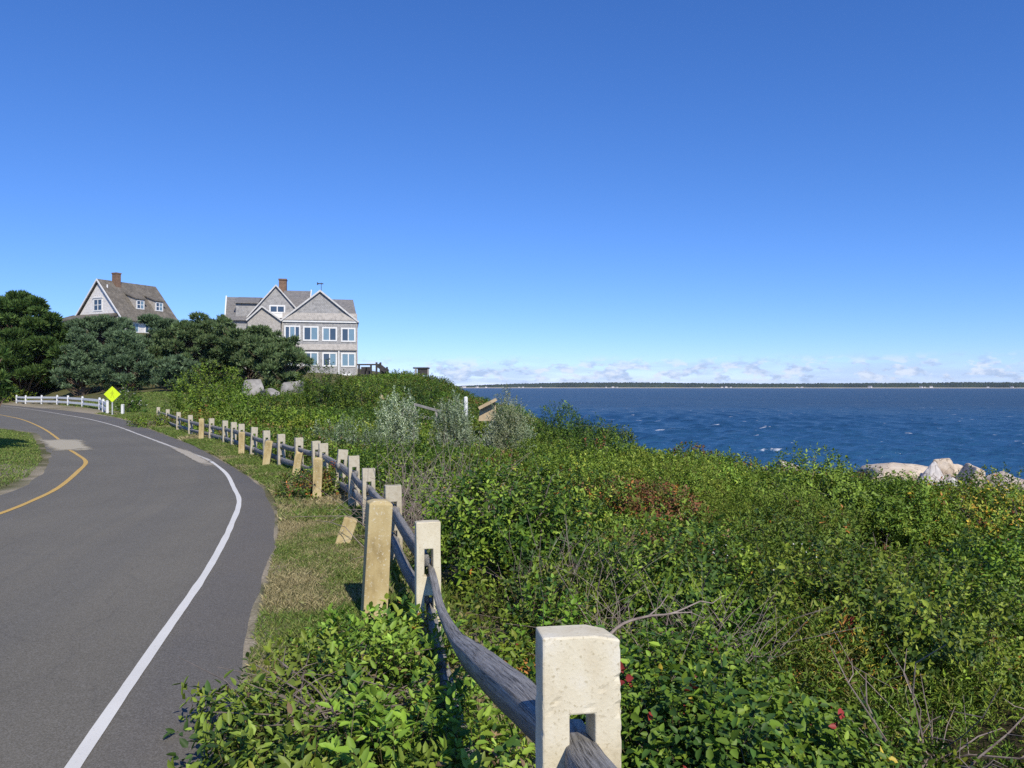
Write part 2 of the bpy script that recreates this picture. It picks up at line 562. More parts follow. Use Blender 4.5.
COAST = [(300, -900), (45, -60), (30, -10), (25, 12), (22, 24), (18.5, 31), (13.9, 33.5), (8.5, 38.5), (4.6, 44), (2.4, 50), (0.6, 57), (-1.4, 65), (-5.2, 76), (-11, 97), (-17, 118), (-30, 142),
         (-60, 172), (-120, 210), (-400, 330), (-3200, 1500)]
SEA_Z = -4.0


def base_height(x, y):
    x = np.asarray(x, float); y = np.asarray(y, float)
    P = np.stack([x.ravel(), y.ravel()], 1)
    u, _ = sdist(P, FENCE)
    g = np.interp(u, [-1, 0.3, 1.5, 3, 6, 12, 20, 27, 40], [0, 0, -0.22, -0.42, -0.75, -1.45, -2.4, -3.1, -3.6])
    g = g * (1 - 0.85 * sstep(31, 64, P[:, 1]))
    def hill(cx, cy, a, sx, sy):
        return a * np.exp(-0.5 * (((P[:, 0] - cx) / sx) ** 2 + ((P[:, 1] - cy) / sy) ** 2))
    rr, _ = sdist(P, R_EDGE)
    ll, _ = sdist(P, L_EDGE)
    off = np.maximum(np.maximum(rr, -ll), 0)           # distance outside the carriageway
    hills = hill(-9.7, 68, 2.15, 3.3, 10) + hill(-4.6, 62, 0.08, 2.6, 6) + hill(-25, 101, 2.5, 16, 11) + hill(-64, 128, 7.3, 26, 24) + hill(-30, 68, 0.8, 9, 8) + hill(-120, 190, 9, 70, 60)
    h = g + hills * sstep(0.8, 9, off) + np.where(-ll > 0, 0.30 * sstep(0, 4, -ll), 0) * (P[:, 1] < 60)
    h += 0.05 * (fbm(P[:, 0] * 0.6, P[:, 1] * 0.6, 5) - 0.5) * sstep(0.3, 2, off)
    h = h - 0.022 * (1 - sstep(0.25, 0.8, off))
    s, _ = sdist(P, COAST)
    h = -6.6 + (h + 6.6) * sstep(-5.5, 1.5, -s)
    return h.reshape(x.shape), u.reshape(x.shape), off.reshape(x.shape), (-s).reshape(x.shape)


def gz(x, y):
    return float(base_height(np.array([x]), np.array([y]))[0][0])


def axis(lo, f0, f1, hi, step, grow):
    out = list(np.arange(f0, f1 + 1e-6, step))
    s = step
    while out[-1] < hi:
        s *= grow
        out.append(out[-1] + s)
    s = step
    pre = []
    x = f0
    while x > lo:
        s *= grow
        x -= s
        pre.append(x)
    return np.array(pre[::-1] + out)


def build_ground():
    xs = axis(-3000, -5.0, 3.0, 3000, 0.16, 1.045)
    ys = axis(-1000, 2.0, 16.0, 3000, 0.2, 1.045)
    X, Y = np.meshgrid(xs, ys)
    Z, U, OFF, S = base_height(X, Y)
    nx, ny = len(xs), len(ys)
    V = np.stack([X, Y, Z], -1).reshape(-1, 3)
    idx = np.arange(nx * ny).reshape(ny, nx)
    fq = np.stack([idx[:-1, :-1], idx[:-1, 1:], idx[1:, 1:], idx[1:, :-1]], -1).reshape(-1, 4)
    # pigment weights: r = grass, g = sand, b = litter under the scrub
    n = fbm(X * 0.8, Y * 0.8, 3)
    sand = sstep(0.08, -0.04, OFF + 0.40 * (n - 0.5))
    patch = sstep(0.60, 0.72, fbm(X * 0.9 + 4, Y * 0.45, 9)) * (OFF < 2.2) * (Y < 40)
    far_bank = sstep(36, 42, Y) * sstep(2.3, 1.2, OFF) * (X > -52) * (OFF > 0)
    sand = np.clip(sand + 0.8 * patch + far_bank, 0, 1)
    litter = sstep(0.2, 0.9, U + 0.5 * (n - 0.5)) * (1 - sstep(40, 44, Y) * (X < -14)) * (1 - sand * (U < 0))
    beach = sstep(1.0, -1.0, S)
    grass = np.clip(1 - sand - litter, 0, 1)
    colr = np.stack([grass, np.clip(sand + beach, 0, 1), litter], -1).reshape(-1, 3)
    m, nt, N, L, B = new_mat('ground')
    at = N.new('ShaderNodeAttribute'); at.attribute_name = 'pigment'
    sp = N.new('ShaderNodeSeparateColor'); L.new(at.outputs['Color'], sp.inputs[0])
    v = coord(N, L)
    a = n_noise(N, L, v, 1.3, 6, 0.6)
    b = n_noise(N, L, v, 38, 4, 0.7)
    g1 = n_ramp(N, L, a, [(0.36, (0.11, 0.145, 0.042)), (0.50, (0.15, 0.155, 0.062)), (0.62, (0.21, 0.18, 0.095))])
    g2 = n_mix(N, L, n_map(N, L, b, 0.35, 0.7), (0.07, 0.065, 0.03), g1)
    sd = n_ramp(N, L, b, [(0.3, (0.20, 0.165, 0.115)), (0.5, (0.33, 0.28, 0.20)), (0.7, (0.46, 0.40, 0.30))])
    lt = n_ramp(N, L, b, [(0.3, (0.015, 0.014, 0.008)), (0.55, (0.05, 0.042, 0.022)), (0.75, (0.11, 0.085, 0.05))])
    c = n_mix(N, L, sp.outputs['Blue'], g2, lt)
    c = n_mix(N, L, sp.outputs['Green'], c, sd)
    L.new(c, B.inputs['Base Color'])
    B.inputs['Roughness'].default_value = 0.95
    B.inputs['Specular IOR Level'].default_value = 0.1
    n_bump(N, L, b, B, 0.6, 0.02)
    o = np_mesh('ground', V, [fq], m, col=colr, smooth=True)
    tag(o, kind='structure')


build_ground()


def strip(left, right, n, k, z):
    A = catmull(left, n); Bv = catmull(right, n)
    t = np.linspace(0, 1, k)[None, :, None]
    P = A[:, None, :] * (1 - t) + Bv[:, None, :] * t
    V = np.concatenate([P, np.full((n, k, 1), z)], -1).reshape(-1, 3)
    idx = np.arange(n * k).reshape(n, k)
    fq = np.stack([idx[:-1, :-1], idx[:-1, 1:], idx[1:, 1:], idx[1:, :-1]], -1).reshape(-1, 4)
    return V, fq


def resample_by_y(poly, ys):
    C = catmull(poly, 900)
    return np.stack([np.interp(ys, C[:, 1], C[:, 0]), ys], 1)


def build_road():
    ys = np.concatenate([np.arange(-7, 20, 0.12), np.arange(20, 60, 0.35), np.arange(60, 107, 1.0)])
    Rr = resample_by_y(R_EDGE, ys); Ll = resample_by_y(L_EDGE, ys)
    # ragged asphalt edge on the verge side
    Rr[:, 0] += 0.16 * (fbm(ys * 0.55, ys * 0, 21) - 0.5) + 0.03 * (fbm(ys * 1.7, ys * 0, 22) - 0.5)
    Ll[:, 0] += 0.2 * (fbm(ys * 1.0, ys * 0, 23) - 0.5)
    k = 26
    t = np.linspace(0, 1, k)[None, :, None]
    P = Ll[:, None, :] * (1 - t) + Rr[:, None, :] * t
    n = len(ys)
    V = np.concatenate([P, np.full((n, k, 1), 0.004)], -1)
    V[:, -1, 2] = -0.03
    V[:, 0, 2] = -0.03
    V = V.reshape(-1, 3)
    idx = np.arange(n * k).reshape(n, k)
    fq = np.stack([idx[:-1, :-1], idx[:-1, 1:], idx[1:, 1:], idx[1:, :-1]], -1).reshape(-1, 4)
    w, al = sdist(V[:, :2], W_LINE)
    yl, _ = sdist(V[:, :2], Y_LINE)
    # r: strip outside the white line (a separate later pass of asphalt); g: across-lane coordinate; b: along the road
    sh = sstep(-0.10, 0.12, w)
    lane = np.clip((yl + 4) / 10.0, 0, 1)
    colr = np.stack([sh, lane, (al / 150.0)], 1)
    m, nt, N, L, B = new_mat('asphalt')
    at = N.new('ShaderNodeAttribute'); at.attribute_name = 'pigment'
    sp = N.new('ShaderNodeSeparateColor'); L.new(at.outputs['Color'], sp.inputs[0])
    v = coord(N, L)
    big = n_noise(N, L, v, 0.35, 5, 0.6)
    fine = n_noise(N, L, v, 130, 3, 0.8)
    cb = N.new('ShaderNodeCombineXYZ')
    L.new(sp.outputs['Green'], cb.inputs['X']); L.new(sp.outputs['Blue'], cb.inputs['Y'])
    mp = N.new('ShaderNodeMapping'); mp.inputs['Scale'].default_value = (9, 3, 1)
    L.new(cb.outputs[0], mp.inputs[0])
    streak = n_noise(N, L, mp.outputs[0], 2.2, 5, 0.65)
    c = n_ramp(N, L, big, [(0.35, (0.146, 0.132, 0.100)), (0.65, (0.179, 0.162, 0.123))])
    c = n_mix(N, L, n_map(N, L, streak, 0.40, 0.62, 0, 0.40), c, (0.118, 0.112, 0.095))
    c = n_mix(N, L, n_map(N, L, streak, 0.60, 0.75, 0, 0.5), c, (0.216, 0.196, 0.149))
    c = n_mix(N, L, sp.outputs['Red'], c, n_ramp(N, L, big, [(0.35, (0.118, 0.110, 0.097)), (0.65, (0.156, 0.138, 0.109))]))
    c = n_mix(N, L, n_map(N, L, fine, 0.48, 0.72, 0, 0.55), c, (0.30, 0.29, 0.28))
    c = n_mix(N, L, n_map(N, L, fine, 0.52, 0.30, 0, 0.6), c, (0.05, 0.05, 0.05))
    # hairline cracks
    vo = N.new('ShaderNodeTexVoronoi'); vo.feature = 'DISTANCE_TO_EDGE'; vo.inputs['Scale'].default_value = 0.30
    wp = N.new('ShaderNodeVectorMath'); wp.operation = 'ADD'
    nzc = N.new('ShaderNodeTexNoise'); nzc.inputs['Scale'].default_value = 0.9; nzc.inputs['Detail'].default_value = 6
    L.new(v, nzc.inputs['Vector']); L.new(v, wp.inputs[0]); L.new(nzc.outputs['Color'], wp.inputs[1])
    L.new(wp.outputs[0], vo.inputs['Vector'])
    ck = n_map(N, L, vo.outputs['Distance'], 0.0, 0.005, 0.14, 0.0)
    c = n_mix(N, L, ck, c, (0.05, 0.048, 0.046))
    L.new(c, B.inputs['Base Color'])
    B.inputs['Roughness'].default_value = 0.9
    B.inputs['Specular IOR Level'].default_value = 0.2
    n_bump(N, L, fine, B, 0.5, 0.004)
    o = np_mesh('road', V, [fq], m, col=colr)
    tag(o, kind='structure')

    def paint(name, poly, y0, y1, width, mat, z, wob=0.0):
        yy = np.arange(y0, y1, 0.15)
        C = resample_by_y(poly, yy)
        T = np.gradient(C, axis=0)
        T /= np.linalg.norm(T, axis=1)[:, None]
        Nn = np.stack([T[:, 1], -T[:, 0]], 1)
        hw = width / 2 + wob * (fbm(yy * 3, yy * 0, 31) - 0.5)[:, None]
        A = C - Nn * hw; Bb = C + Nn * hw
        Vp = np.concatenate([np.stack([A, Bb], 1), np.full((len(yy), 2, 1), z)], -1).reshape(-1, 3)
        idp = np.arange(len(yy) * 2).reshape(-1, 2)
        fp = np.stack([idp[:-1, 0], idp[:-1, 1], idp[1:, 1], idp[1:, 0]], -1)
        op = np_mesh(name, Vp, [fp], mat)
        tag(op, kind='structure')

    def paint_mat(name, c1, c2):
        m, nt, N, L, B = new_mat(name)
        v = coord(N, L)
        f = n_noise(N, L, v, 90, 4, 0.75)
        g = n_noise(N, L, v, 2.2, 5, 0.6)
        c = n_mix(N, L, g, c1, c2)
        c = n_mix(N, L, n_map(N, L, f, 0.60, 0.74, 0, 0.8), c, (0.22, 0.215, 0.20))
        L.new(c, B.inputs['Base Color'])
        B.inputs['Roughness'].default_value = 0.7
        n_bump(N, L, f, B, 0.3, 0.003)
        return m
    mw = paint_mat('white_line_paint', (0.62, 0.60, 0.54), (0.78, 0.755, 0.68))
    my = paint_mat('yellow_line_paint', (0.54, 0.33, 0.06), (0.64, 0.42, 0.11))
    mfar = paint_mat('worn_white_line_paint', (0.46, 0.43, 0.36), (0.62, 0.58, 0.50))
    paint('white_edge_line', W_LINE, -6.5, 17.2, 0.065, mw, 0.008, 0.012)
    paint('white_edge_line', W_LINE, 17.2, 105, 0.085, mfar, 0.008, 0.03)
    paint('yellow_centre_line', Y_LINE, -6.5, 22.2, 0.078, my, 0.008, 0.012)
    paint('yellow_centre_line', Y_LINE, 24.0, 100, 0.08, my, 0.008, 0.02)

    # pale sandy patch worn over the yellow line, and a faint grey saw-cut bar
    def blob(name, pts, mat, z, sd=0.0):
        P = catmull(pts + [pts[0]], 90)[:-1]
        c = P.mean(0)
        n = len(P)
        V, C = [[*c, z]], [[1, 1, 1]]
        rings = 7
        for q in range(1, rings + 1):
            f = q / rings * 1.25
            V += [[*(c + (p - c) * f), z] for p in P]
            C += [[1 - q / rings] * 3] * n
        V = np.array(V); C = np.array(C)
        k = np.arange(n); k2 = (k + 1) % n
        fs = [np.stack([np.zeros(n, int), 1 + k, 1 + k2], 1)]
        fs += [np.concatenate([np.stack([1 + q * n + k, 1 + (q + 1) * n + k, 1 + (q + 1) * n + k2, 1 + q * n + k2], 1) for q in range(rings - 1)])]
        tag(np_mesh(name, V, fs, mat, None, C), kind='structure')

    def worn_mat(name, c1, c2):
        """sandy stain that breaks up into the asphalt towards its rim"""
        m, nt, N, L, B = new_mat(name)
        v = coord(N, L)
        at_ = N.new('ShaderNodeAttribute'); at_.attribute_name = 'pigment'
        sp_ = N.new('ShaderNodeSeparateColor'); L.new(at_.outputs['Color'], sp_.inputs[0])
        big = n_noise(N, L, v, 3.0, 6, 0.65)
        fine = n_noise(N, L, v, 120, 3, 0.8)
        ad = N.new('ShaderNodeMath'); ad.operation = 'ADD'
        L.new(sp_.outputs['Red'], ad.inputs[0]); L.new(big, ad.inputs[1])
        al = n_map(N, L, ad.outputs[0], 0.55, 0.82)
        c = n_mix(N, L, fine, c1, c2)
        L.new(c, B.inputs['Base Color'])
        B.inputs['Roughness'].default_value = 0.9
        tr = N.new('ShaderNodeBsdfTransparent')
        mx = N.new('ShaderNodeMixShader')
        L.new(al, mx.inputs[0]); L.new(tr.outputs[0], mx.inputs[1]); L.new(B.outputs[0], mx.inputs[2])
        L.new(mx.outputs[0], N['Material Output'].inputs['Surface'])
        return m
    ms = worn_mat('road_patch', (0.34, 0.30, 0.215), (0.50, 0.44, 0.31))
    ms2 = worn_mat('sandy_road_edge', (0.34, 0.30, 0.225), (0.50, 0.44, 0.335))
    def at(px, v):
        d = EYE * F / (v - 387.0)
        return ((px - 512) * d / F, d)
    blob('road_patch', [at(42, 441), at(60, 440), at(80, 441), at(83, 445), at(88, 449.3), at(66, 450.5), at(52, 449)], ms, 0.012, 0.25)
    blob('road_patch', [at(188, 451), at(204, 459.5), at(211, 464.5), at(200, 463.5), at(186, 456), at(172, 448)], ms2, 0.012, 0.12)


build_road()


# ------------------------------------------------------------------ sea
def build_sea():
    r = rng(11)
    def waves(X, Y, cell):
        Z = np.zeros_like(X)
        for k in range(40):
            lam = 0.6 * (3.8 / 0.6) ** r.random()
            ang = RAD(196) + r.normal(0, 0.36)
            ph = r.random() * 6.28
            kx, ky = math.sin(ang) * 2 * math.pi / lam, math.cos(ang) * 2 * math.pi / lam
            amp = 0.026 * lam ** 0.70
            w = np.clip(lam / (2.2 * cell) - 0.6, 0, 1)
            p = kx * X + ky * Y + ph + 0.9 * np.sin(0.11 * X + k) + 0.7 * np.sin(0.09 * Y + 2 * k)
            Z = Z + amp * w * (2 * (0.5 + 0.5 * np.sin(p)) ** 1.6 - 0.9)
        return Z
    az = np.radians(np.arange(-14, 52, 0.11))
    rr = np.geomspace(26, 1800, 560)
    A, Rr = np.meshgrid(az, rr)
    X = np.sin(A) * Rr; Y = np.cos(A) * Rr
    cell = Rr * (rr[1] / rr[0] - 1)
    gust = 0.55 + 0.9 * fbm(X * 0.02, Y * 0.02, 77)
    Z = SEA_Z + waves(X, Y, cell) * gust
    V1 = np.stack([X, Y, Z], -1).reshape(-1, 3)
    i1 = np.arange(len(V1)).reshape(A.shape)
    f1 = np.stack([i1[:-1, :-1], i1[:-1, 1:], i1[1:, 1:], i1[1:, :-1]], -1).reshape(-1, 4)
    # the open water beyond, and round the sides
    def flat(a0, a1, da, r0, r1, nr, base):
        a = np.radians(np.arange(a0, a1 + 1e-6, da)); q = np.geomspace(r0, r1, nr)
        A, Q = np.meshgrid(a, q)
        V = np.stack([np.sin(A) * Q, np.cos(A) * Q, np.full(A.shape, SEA_Z)], -1).reshape(-1, 3)
        i = np.arange(len(V)).reshape(A.shape) + base
        return V, np.stack([i[:-1, :-1], i[:-1, 1:], i[1:, 1:], i[1:, :-1]], -1).reshape(-1, 4)
    last = math.degrees(az[-1])
    V2, f2 = flat(-14, last, 0.5, 1800, 5600, 12, len(V1))
    V3, f3 = flat(last, 346, 2.0, 4, 5600, 40, len(V1) + len(V2))
    m, nt, N, L, B = new_mat('sea_water')
    v = coord(N, L)
    col = n_ramp(N, L, n_noise(N, L, coord(N, L, (0.02, 0.05, 1)), 1.0, 4, 0.6), [(0.35, (0.003, 0.022, 0.055)), (0.65, (0.006, 0.036, 0.078))])
    # base colour paler near this shore, deep blue farther out
    sxy = N.new('ShaderNodeSeparateXYZ'); L.new(v, sxy.inputs[0])
    dn = N.new('ShaderNodeMath'); dn.operation = 'MULTIPLY_ADD'; dn.inputs[1].default_value = 90.0
    L.new(n_noise(N, L, coord(N, L, (0.012, 0.045, 1)), 1.0, 5, 0.6), dn.inputs[0]); L.new(sxy.outputs['Y'], dn.inputs[2])
    col = n_mix(N, L, n_map(N, L, dn.outputs[0], 85.0, 290.0, 1.0, 0.0), col, (0.026, 0.095, 0.195))
    # whitecaps
    fm = n_noise(N, L, coord(N, L, (0.24, 0.62, 1)), 1.0, 6, 0.62)
    fm2 = n_noise(N, L, coord(N, L, (1.6, 2.4, 1)), 1.0, 4, 0.6)
    foam = N.new('ShaderNodeMath'); foam.operation = 'MULTIPLY'
    L.new(n_map(N, L, fm, 0.65, 0.685), foam.inputs[0]); L.new(n_map(N, L, fm2, 0.42, 0.58), foam.inputs[1])
    col = n_mix(N, L, foam.outputs[0], col, (0.75, 0.78, 0.80))
    b1 = n_noise(N, L, coord(N, L, (1.0, 1.0, 1)), 1.1, 5, 0.62)
    b2 = n_noise(N, L, coord(N, L, (0.10, 0.22, 1)), 1.0, 5, 0.6)
    ad = N.new('ShaderNodeMath'); ad.operation = 'MULTIPLY_ADD'
    L.new(b2, ad.inputs[0]); ad.inputs[1].default_value = 3.0; L.new(b1, ad.inputs[2])
    bp = N.new('ShaderNodeBump'); bp.inputs['Strength'].default_value = 0.8; bp.inputs['Distance'].default_value = 0.30
    L.new(ad.outputs[0], bp.inputs['Height'])
    # choppy water: the small faces that hide one another never mirror more than about a third of the sky
    N.remove(B)
    df = N.new('ShaderNodeBsdfDiffuse'); L.new(col, df.inputs['Color']); L.new(bp.outputs[0], df.inputs['Normal'])
    gl = N.new('ShaderNodeBsdfGlossy'); gl.inputs['Color'].default_value = (1, 1, 1, 1); gl.inputs['Roughness'].default_value = 0.16
    L.new(bp.outputs[0], gl.inputs['Normal'])
    fr = N.new('ShaderNodeFresnel'); fr.inputs['IOR'].default_value = 1.33; L.new(bp.outputs[0], fr.inputs['Normal'])
    cap_ = N.new('ShaderNodeMath'); cap_.operation = 'MINIMUM'; L.new(fr.outputs[0], cap_.inputs[0]); cap_.inputs[1].default_value = 0.22
    nf = N.new('ShaderNodeMath'); nf.operation = 'MULTIPLY'; L.new(cap_.outputs[0], nf.inputs[0])
    L.new(n_map(N, L, foam.outputs[0], 0, 1, 1.0, 0.1), nf.inputs[1])
    mxs = N.new('ShaderNodeMixShader'); L.new(nf.outputs[0], mxs.inputs[0]); L.new(df.outputs[0], mxs.inputs[1]); L.new(gl.outputs[0], mxs.inputs[2])
    L.new(mxs.outputs[0], N['Material Output'].inputs['Surface'])
    o = np_mesh('sea', np.vstack([V1, V2, V3]), [f1, f2, f3], m, smooth=True)
    tag(o, kind='structure')


build_sea()


def build_far_shore():
    r0 = 4000.0
    az = np.radians(np.arange(-5.0, 46, 0.02))
    px = 512 + F * np.tan(az)
    H = np.interp(px, [440, 455, 480, 520, 560, 640, 700, 760, 830, 900, 960, 1024, 1100, 1300], [4, 11, 18, 27, 32, 33, 29, 26, 27, 28, 31, 29, 27, 22])
    prof = [(0, 0.0), (25, 2.6), (60, 3.2), (64, None), (300, 'H'), (900, -2.0)]
    V = []
    tl = fbm(az * 900, az * 0, 41, 5)
    tl2 = fbm(az * 2500, az * 0 + 3, 43, 3)
    for dr, h in prof:
        rr = r0 + dr + 60 * np.sin(az * 40) + 25 * np.sin(az * 131)
        if h is None:
            z = np.minimum(8 + 6 * tl2, 0.75 * H)
        elif h == 'H':
            z = H * (0.92 + 0.22 * (tl - 0.5)) + 4.0 * (tl2 - 0.5)
        else:
            z = np.full_like(az, h)
        V.append(np.stack([np.sin(az) * rr, np.cos(az) * rr, SEA_Z - 0.3 + z], -1))
    V = np.stack(V, 0)
    n = len(az)
    m, nt, N, L, B = new_mat('far_shore')
    v = coord(N, L)
    sx = N.new('ShaderNodeSeparateXYZ'); L.new(v, sx.inputs[0])
    f = n_noise(N, L, v, 0.02, 6, 0.7)
    wood = n_ramp(N, L, f, [(0.35, (0.018, 0.030, 0.014)), (0.6, (0.035, 0.05, 0.022)), (0.75, (0.07, 0.08, 0.035))])
    c = n_mix(N, L, n_map(N, L, sx.outputs['Z'], -0.95, -0.75), (0.48, 0.42, 0.33), wood)
    L.new(c, B.inputs['Base Color'])
    B.inputs['Roughness'].default_value = 1.0
    B.inputs['Specular IOR Level'].default_value = 0.0
    idx = np.arange(V.shape[0] * n).reshape(V.shape[0], n)
    fq = np.stack([idx[:-1, :-1], idx[:-1, 1:], idx[1:, 1:], idx[1:, :-1]], -1).reshape(-1, 4)
    tag(np_mesh('far_shore_land', V.reshape(-1, 3), [fq], m), kind='structure')
    # houses along that shore, a pixel or two each
    mb = MB().box(-5, 5, -4, 4, 0, 5)
    w = mb
    r = rng(8)
    first = None
    mroof = M_ROOF_GREY
    spots = [464, 477, 486, 519, 523, 541, 606, 613, 617, 702, 722, 726, 731, 797, 802, 870, 921, 925, 931, 988, 1012]
    for i, p in enumerate(spots):
        a = math.atan((p - 512) / F)
        dr = r.choice([34, 40, 50])
        rr = r0 + dr + 60 * math.sin(a * 40) + 25 * math.sin(a * 131)
        s = 0.55 + 0.75 * r.random() ** 2
        if first is None:
            e = empty('shore_house')
            MB().box(-6, 6, -4, 4, -1, 4.5).build('wall', M_SHINGLE_WHITE, e)
            MB().prism([(-4.4, 4.4), (0, 8), (4.4, 4.4)], -6.4, 6.4, 'x').build('roof', mroof, e)
            first = e
        else:
            e = first.copy(); COL.objects.link(e)
            for ch in list(first.children):
                c2 = ch.copy(); COL.objects.link(c2); c2.parent = e
        e.location = (math.sin(a) * rr, math.cos(a) * rr, SEA_Z + 2.6)
        e.rotation_euler = (0, 0, -a + r.normal(0, 0.4))
        e.scale = (s * 1.2, s, s)
        tag(e, 'tiny pale house on the far shore across the water', 'house', 'tiny houses along the far shore')


build_far_shore()


# ------------------------------------------------------------------ houses
def window(parent, X, Z, w, h, y, cols=2, sash=False, M=None, panes=None, wide=0.16, name='window'):
    """a white framed window in a wall facing -Y at depth y: frame, each pane a sub-part"""
    f = MB()
    t = wide
    f.box(X, X + w, y - 0.07, y + 0.03, Z, Z + t, M)
    f.box(X, X + w, y - 0.07, y + 0.03, Z + h - t, Z + h, M)
    cw = w / cols
    for k in range(cols + 1):
        tt = t if k in (0, cols) else t * 0.75
        x0 = X if k == 0 else (X + w - tt if k == cols else X + k * cw - tt / 2)
        f.box(x0, x0 + tt, y - 0.068, y + 0.028, Z + t, Z + h - t, M)
    if sash:
        for k in range(cols):
            f.box(X + k * cw + t * 0.5, X + (k + 1) * cw - t * 0.5, y - 0.05, y + 0.02, Z + h * 0.5 - 0.05, Z + h * 0.5 + 0.05, M)
    fo = f.build(name, M_WHITE, parent)
    for k in range(cols):
        g = MB().box(X + k * cw + t * 0.4, X + (k + 1) * cw - t * 0.4, y - 0.03, y + 0.01, Z + t * 0.9, Z + h - t * 0.9, M)
        mat = (panes[k] if panes else (M_GLASS_DARK if k % 2 == 0 else M_GLASS_PALE))
        g.build('pane', mat, fo)
    return fo


def build_big_house():
    # pivot at the right front corner; the front turned square to the road so that its right side is hidden
    PX, PY, TH = -18.40, 95.0, RAD(11.8)
    root = empty('shingled_house', (PX, PY, 2), TH)
    inv = Matrix.Translation((-PX, -PY, -2))
    ct, st = math.cos(TH), math.sin(TH)
    def X(px, y=95.0):
        k = (px - 512) / F
        dy = y - PY
        return PX + (k * (PY + ct * dy) - PX + st * dy) / (ct - k * st)
    def Z(v, y=95.0):
        return EYE + (387 - v) * (PY - 0.9 + ct * (y - PY)) / F
    def part(mb, name, mat, par=root):
        o = mb.build(name, mat, par)
        if par is root:
            o.matrix_parent_inverse = inv
        return o
    def gable(name, px0, px1, apx, va, v0, y0, y1, zb, roof=M_ROOF_GREY, over=0.25, rake=0.2, wall=M_SHINGLE):
        x0, x1, xa = X(px0, y0), X(px1, y0), X(apx, y0)
        za, ze = Z(va, y0), Z(v0, y0)
        part(MB().prism([(x0, zb), (x1, zb), (x1, ze), (xa, za), (x0, ze)], y0, y1), 'wall', wall)
        for sx, xe in ((-1, x0), (1, x1)):
            d = Vector((xe - xa, 0, ze - za)).normalized()
            e = Vector((xe, 0, ze)) + d * over
            nrm = Vector((-d.z, 0, d.x)) * (1 if d.x < 0 else -1)
            if nrm.z < 0: nrm = -nrm
            a0 = Vector((xa, 0, za))
            poly = [(a0.x, a0.z + 0.02), (e.x, e.z + 0.02), (e.x + nrm.x * 0.10, e.z + nrm.z * 0.10), (a0.x, a0.z + 0.10 / max(nrm.z, 0.3))]
            part(MB().prism(poly, y0 - 0.22, y1), 'roof', roof)
            poly2 = [(a0.x, a0.z - rake / max(nrm.z, 0.3)), (e.x - nrm.x * rake, e.z - nrm.z * rake), (e.x + nrm.x * 0.11, e.z + nrm.z * 0.11), (a0.x, a0.z + 0.11 / max(nrm.z, 0.3))]
            part(MB().prism(poly2, y0 - 0.29, y0 - 0.224), 'rake_board', M_TRIM)
    zb = 0.2
    # right-hand block with the broad gable
    gable('right', 281.5, 357.5, 320, 291, 321, 95, 106, zb, over=0.15, rake=0.07)
    # flared eave course and belt course
    fl = MB()
    fl.prism([(94.998, Z(313)), (94.78, Z(319.5)), (94.78, Z(320.6)), (94.998, Z(320.6))], X(282.5), X(357), 'x')
    part(fl, 'flared_course', M_SHINGLE_PALE)
    part(MB().prism([(94.999, Z(344)), (94.8, Z(349)), (94.8, Z(350.2)), (94.999, Z(350.2))], X(282), X(357.3), 'x'), 'belt_course', M_SHINGLE_PALE)
    part(MB().box(X(281.5), X(357.5), 94.84, 94.99, Z(322.4), Z(320.8)), 'eave_board', M_WHITE)
    for px in (282.2, 356.9):
        part(MB().box(X(px) - 0.08, X(px) + 0.08, 94.93, 95.08, zb, Z(322.6)), 'corner_board', M_SHINGLE_PALE)
    # main body behind, ridge along X, hipped to the right
    y0, y1, yr = 98.0, 109.0, 103.2
    ze = Z(321, y0)
    part(MB().box(X(226, y0), X(356.5, y0), y0, y1, zb, ze), 'wall', M_SHINGLE)
    xl, xr = X(225.5, y0), X(358, y0)
    zr = Z(299, yr)
    xrl, xrr = X(226.5, yr), X(353, yr)
    rf = MB().add([(xl, y0 - 0.4, ze - 0.1), (xr, y0 - 0.4, ze - 0.1), (xrr, yr, zr), (xrl, yr, zr), (xl, y1 + 0.4, ze - 0.1), (xr, y1 + 0.4, ze - 0.1)],
                  [(0, 1, 2, 3), (3, 2, 5, 4), (0, 3, 4), (1, 5, 2), (0, 4, 5, 1)])
    part(rf, 'roof', M_ROOF_GREY)
    part(MB().bar((xl - 0.03, y0 - 0.42, ze - 0.05), (xrl - 0.03, yr, zr + 0.05), 0.14, 0.25), 'rake_board', M_WHITE)
    # shed dormer on the far side of the roof
    part(MB().prism([(98.6, Z(318, 98.6)), (98.6, Z(304.4, 98.6)), (101.6, Z(300.0, 101.6)), (101.6, Z(318, 101.6))], X(236, 99), X(258, 99), 'x'), 'dormer', M_SHINGLE)
    part(MB().prism([(98.3, Z(304.8, 98.3)), (98.3, Z(303.4, 98.3)), (102.2, Z(298.8, 102.2)), (102.2, Z(300.2, 102.2))], X(235, 99), X(259, 99), 'x'), 'dormer_roof', M_ROOF_GREY)
    # centre gable and cross ridge
    gable('centre', 248, 304, 276, 287, 318, 96.4, 104, 7.0, over=.15, rake=0.03)
    yc = 101.5
    part(MB().prism([(97.2, Z(307, 97.2)), (yc, Z(291.3, yc)), (105, 9.5), (97.2, 9.5)], X(284, yc), X(311, yc), 'x'), 'roof', M_ROOF_GREY)
    part(MB().bar((X(311.3, yc), 97.3, Z(306, 97.3)), (X(311.3, yc), yc, Z(291, yc)), 0.12, 0.3), 'rake_board', M_WHITE)
    gable('small', 247.5, 280.5, 262, 308, 321, 94.4, 97, zb, over=.15, rake=0.05, wall=M_SHINGLE_PALE)
    # chimney
    c = part(MB().box(X(279, 102), X(286.6, 102), 101.4, 102.6, 11, Z(281.5, 102)), 'chimney', M_BRICK)
    part(MB().box(X(278.6, 102), X(287, 102), 101.3, 102.7, Z(281.5, 102), Z(280.3, 102)), 'chimney_cap', M_BRICK)
    # weather vane on the broad gable
    wv = MB()
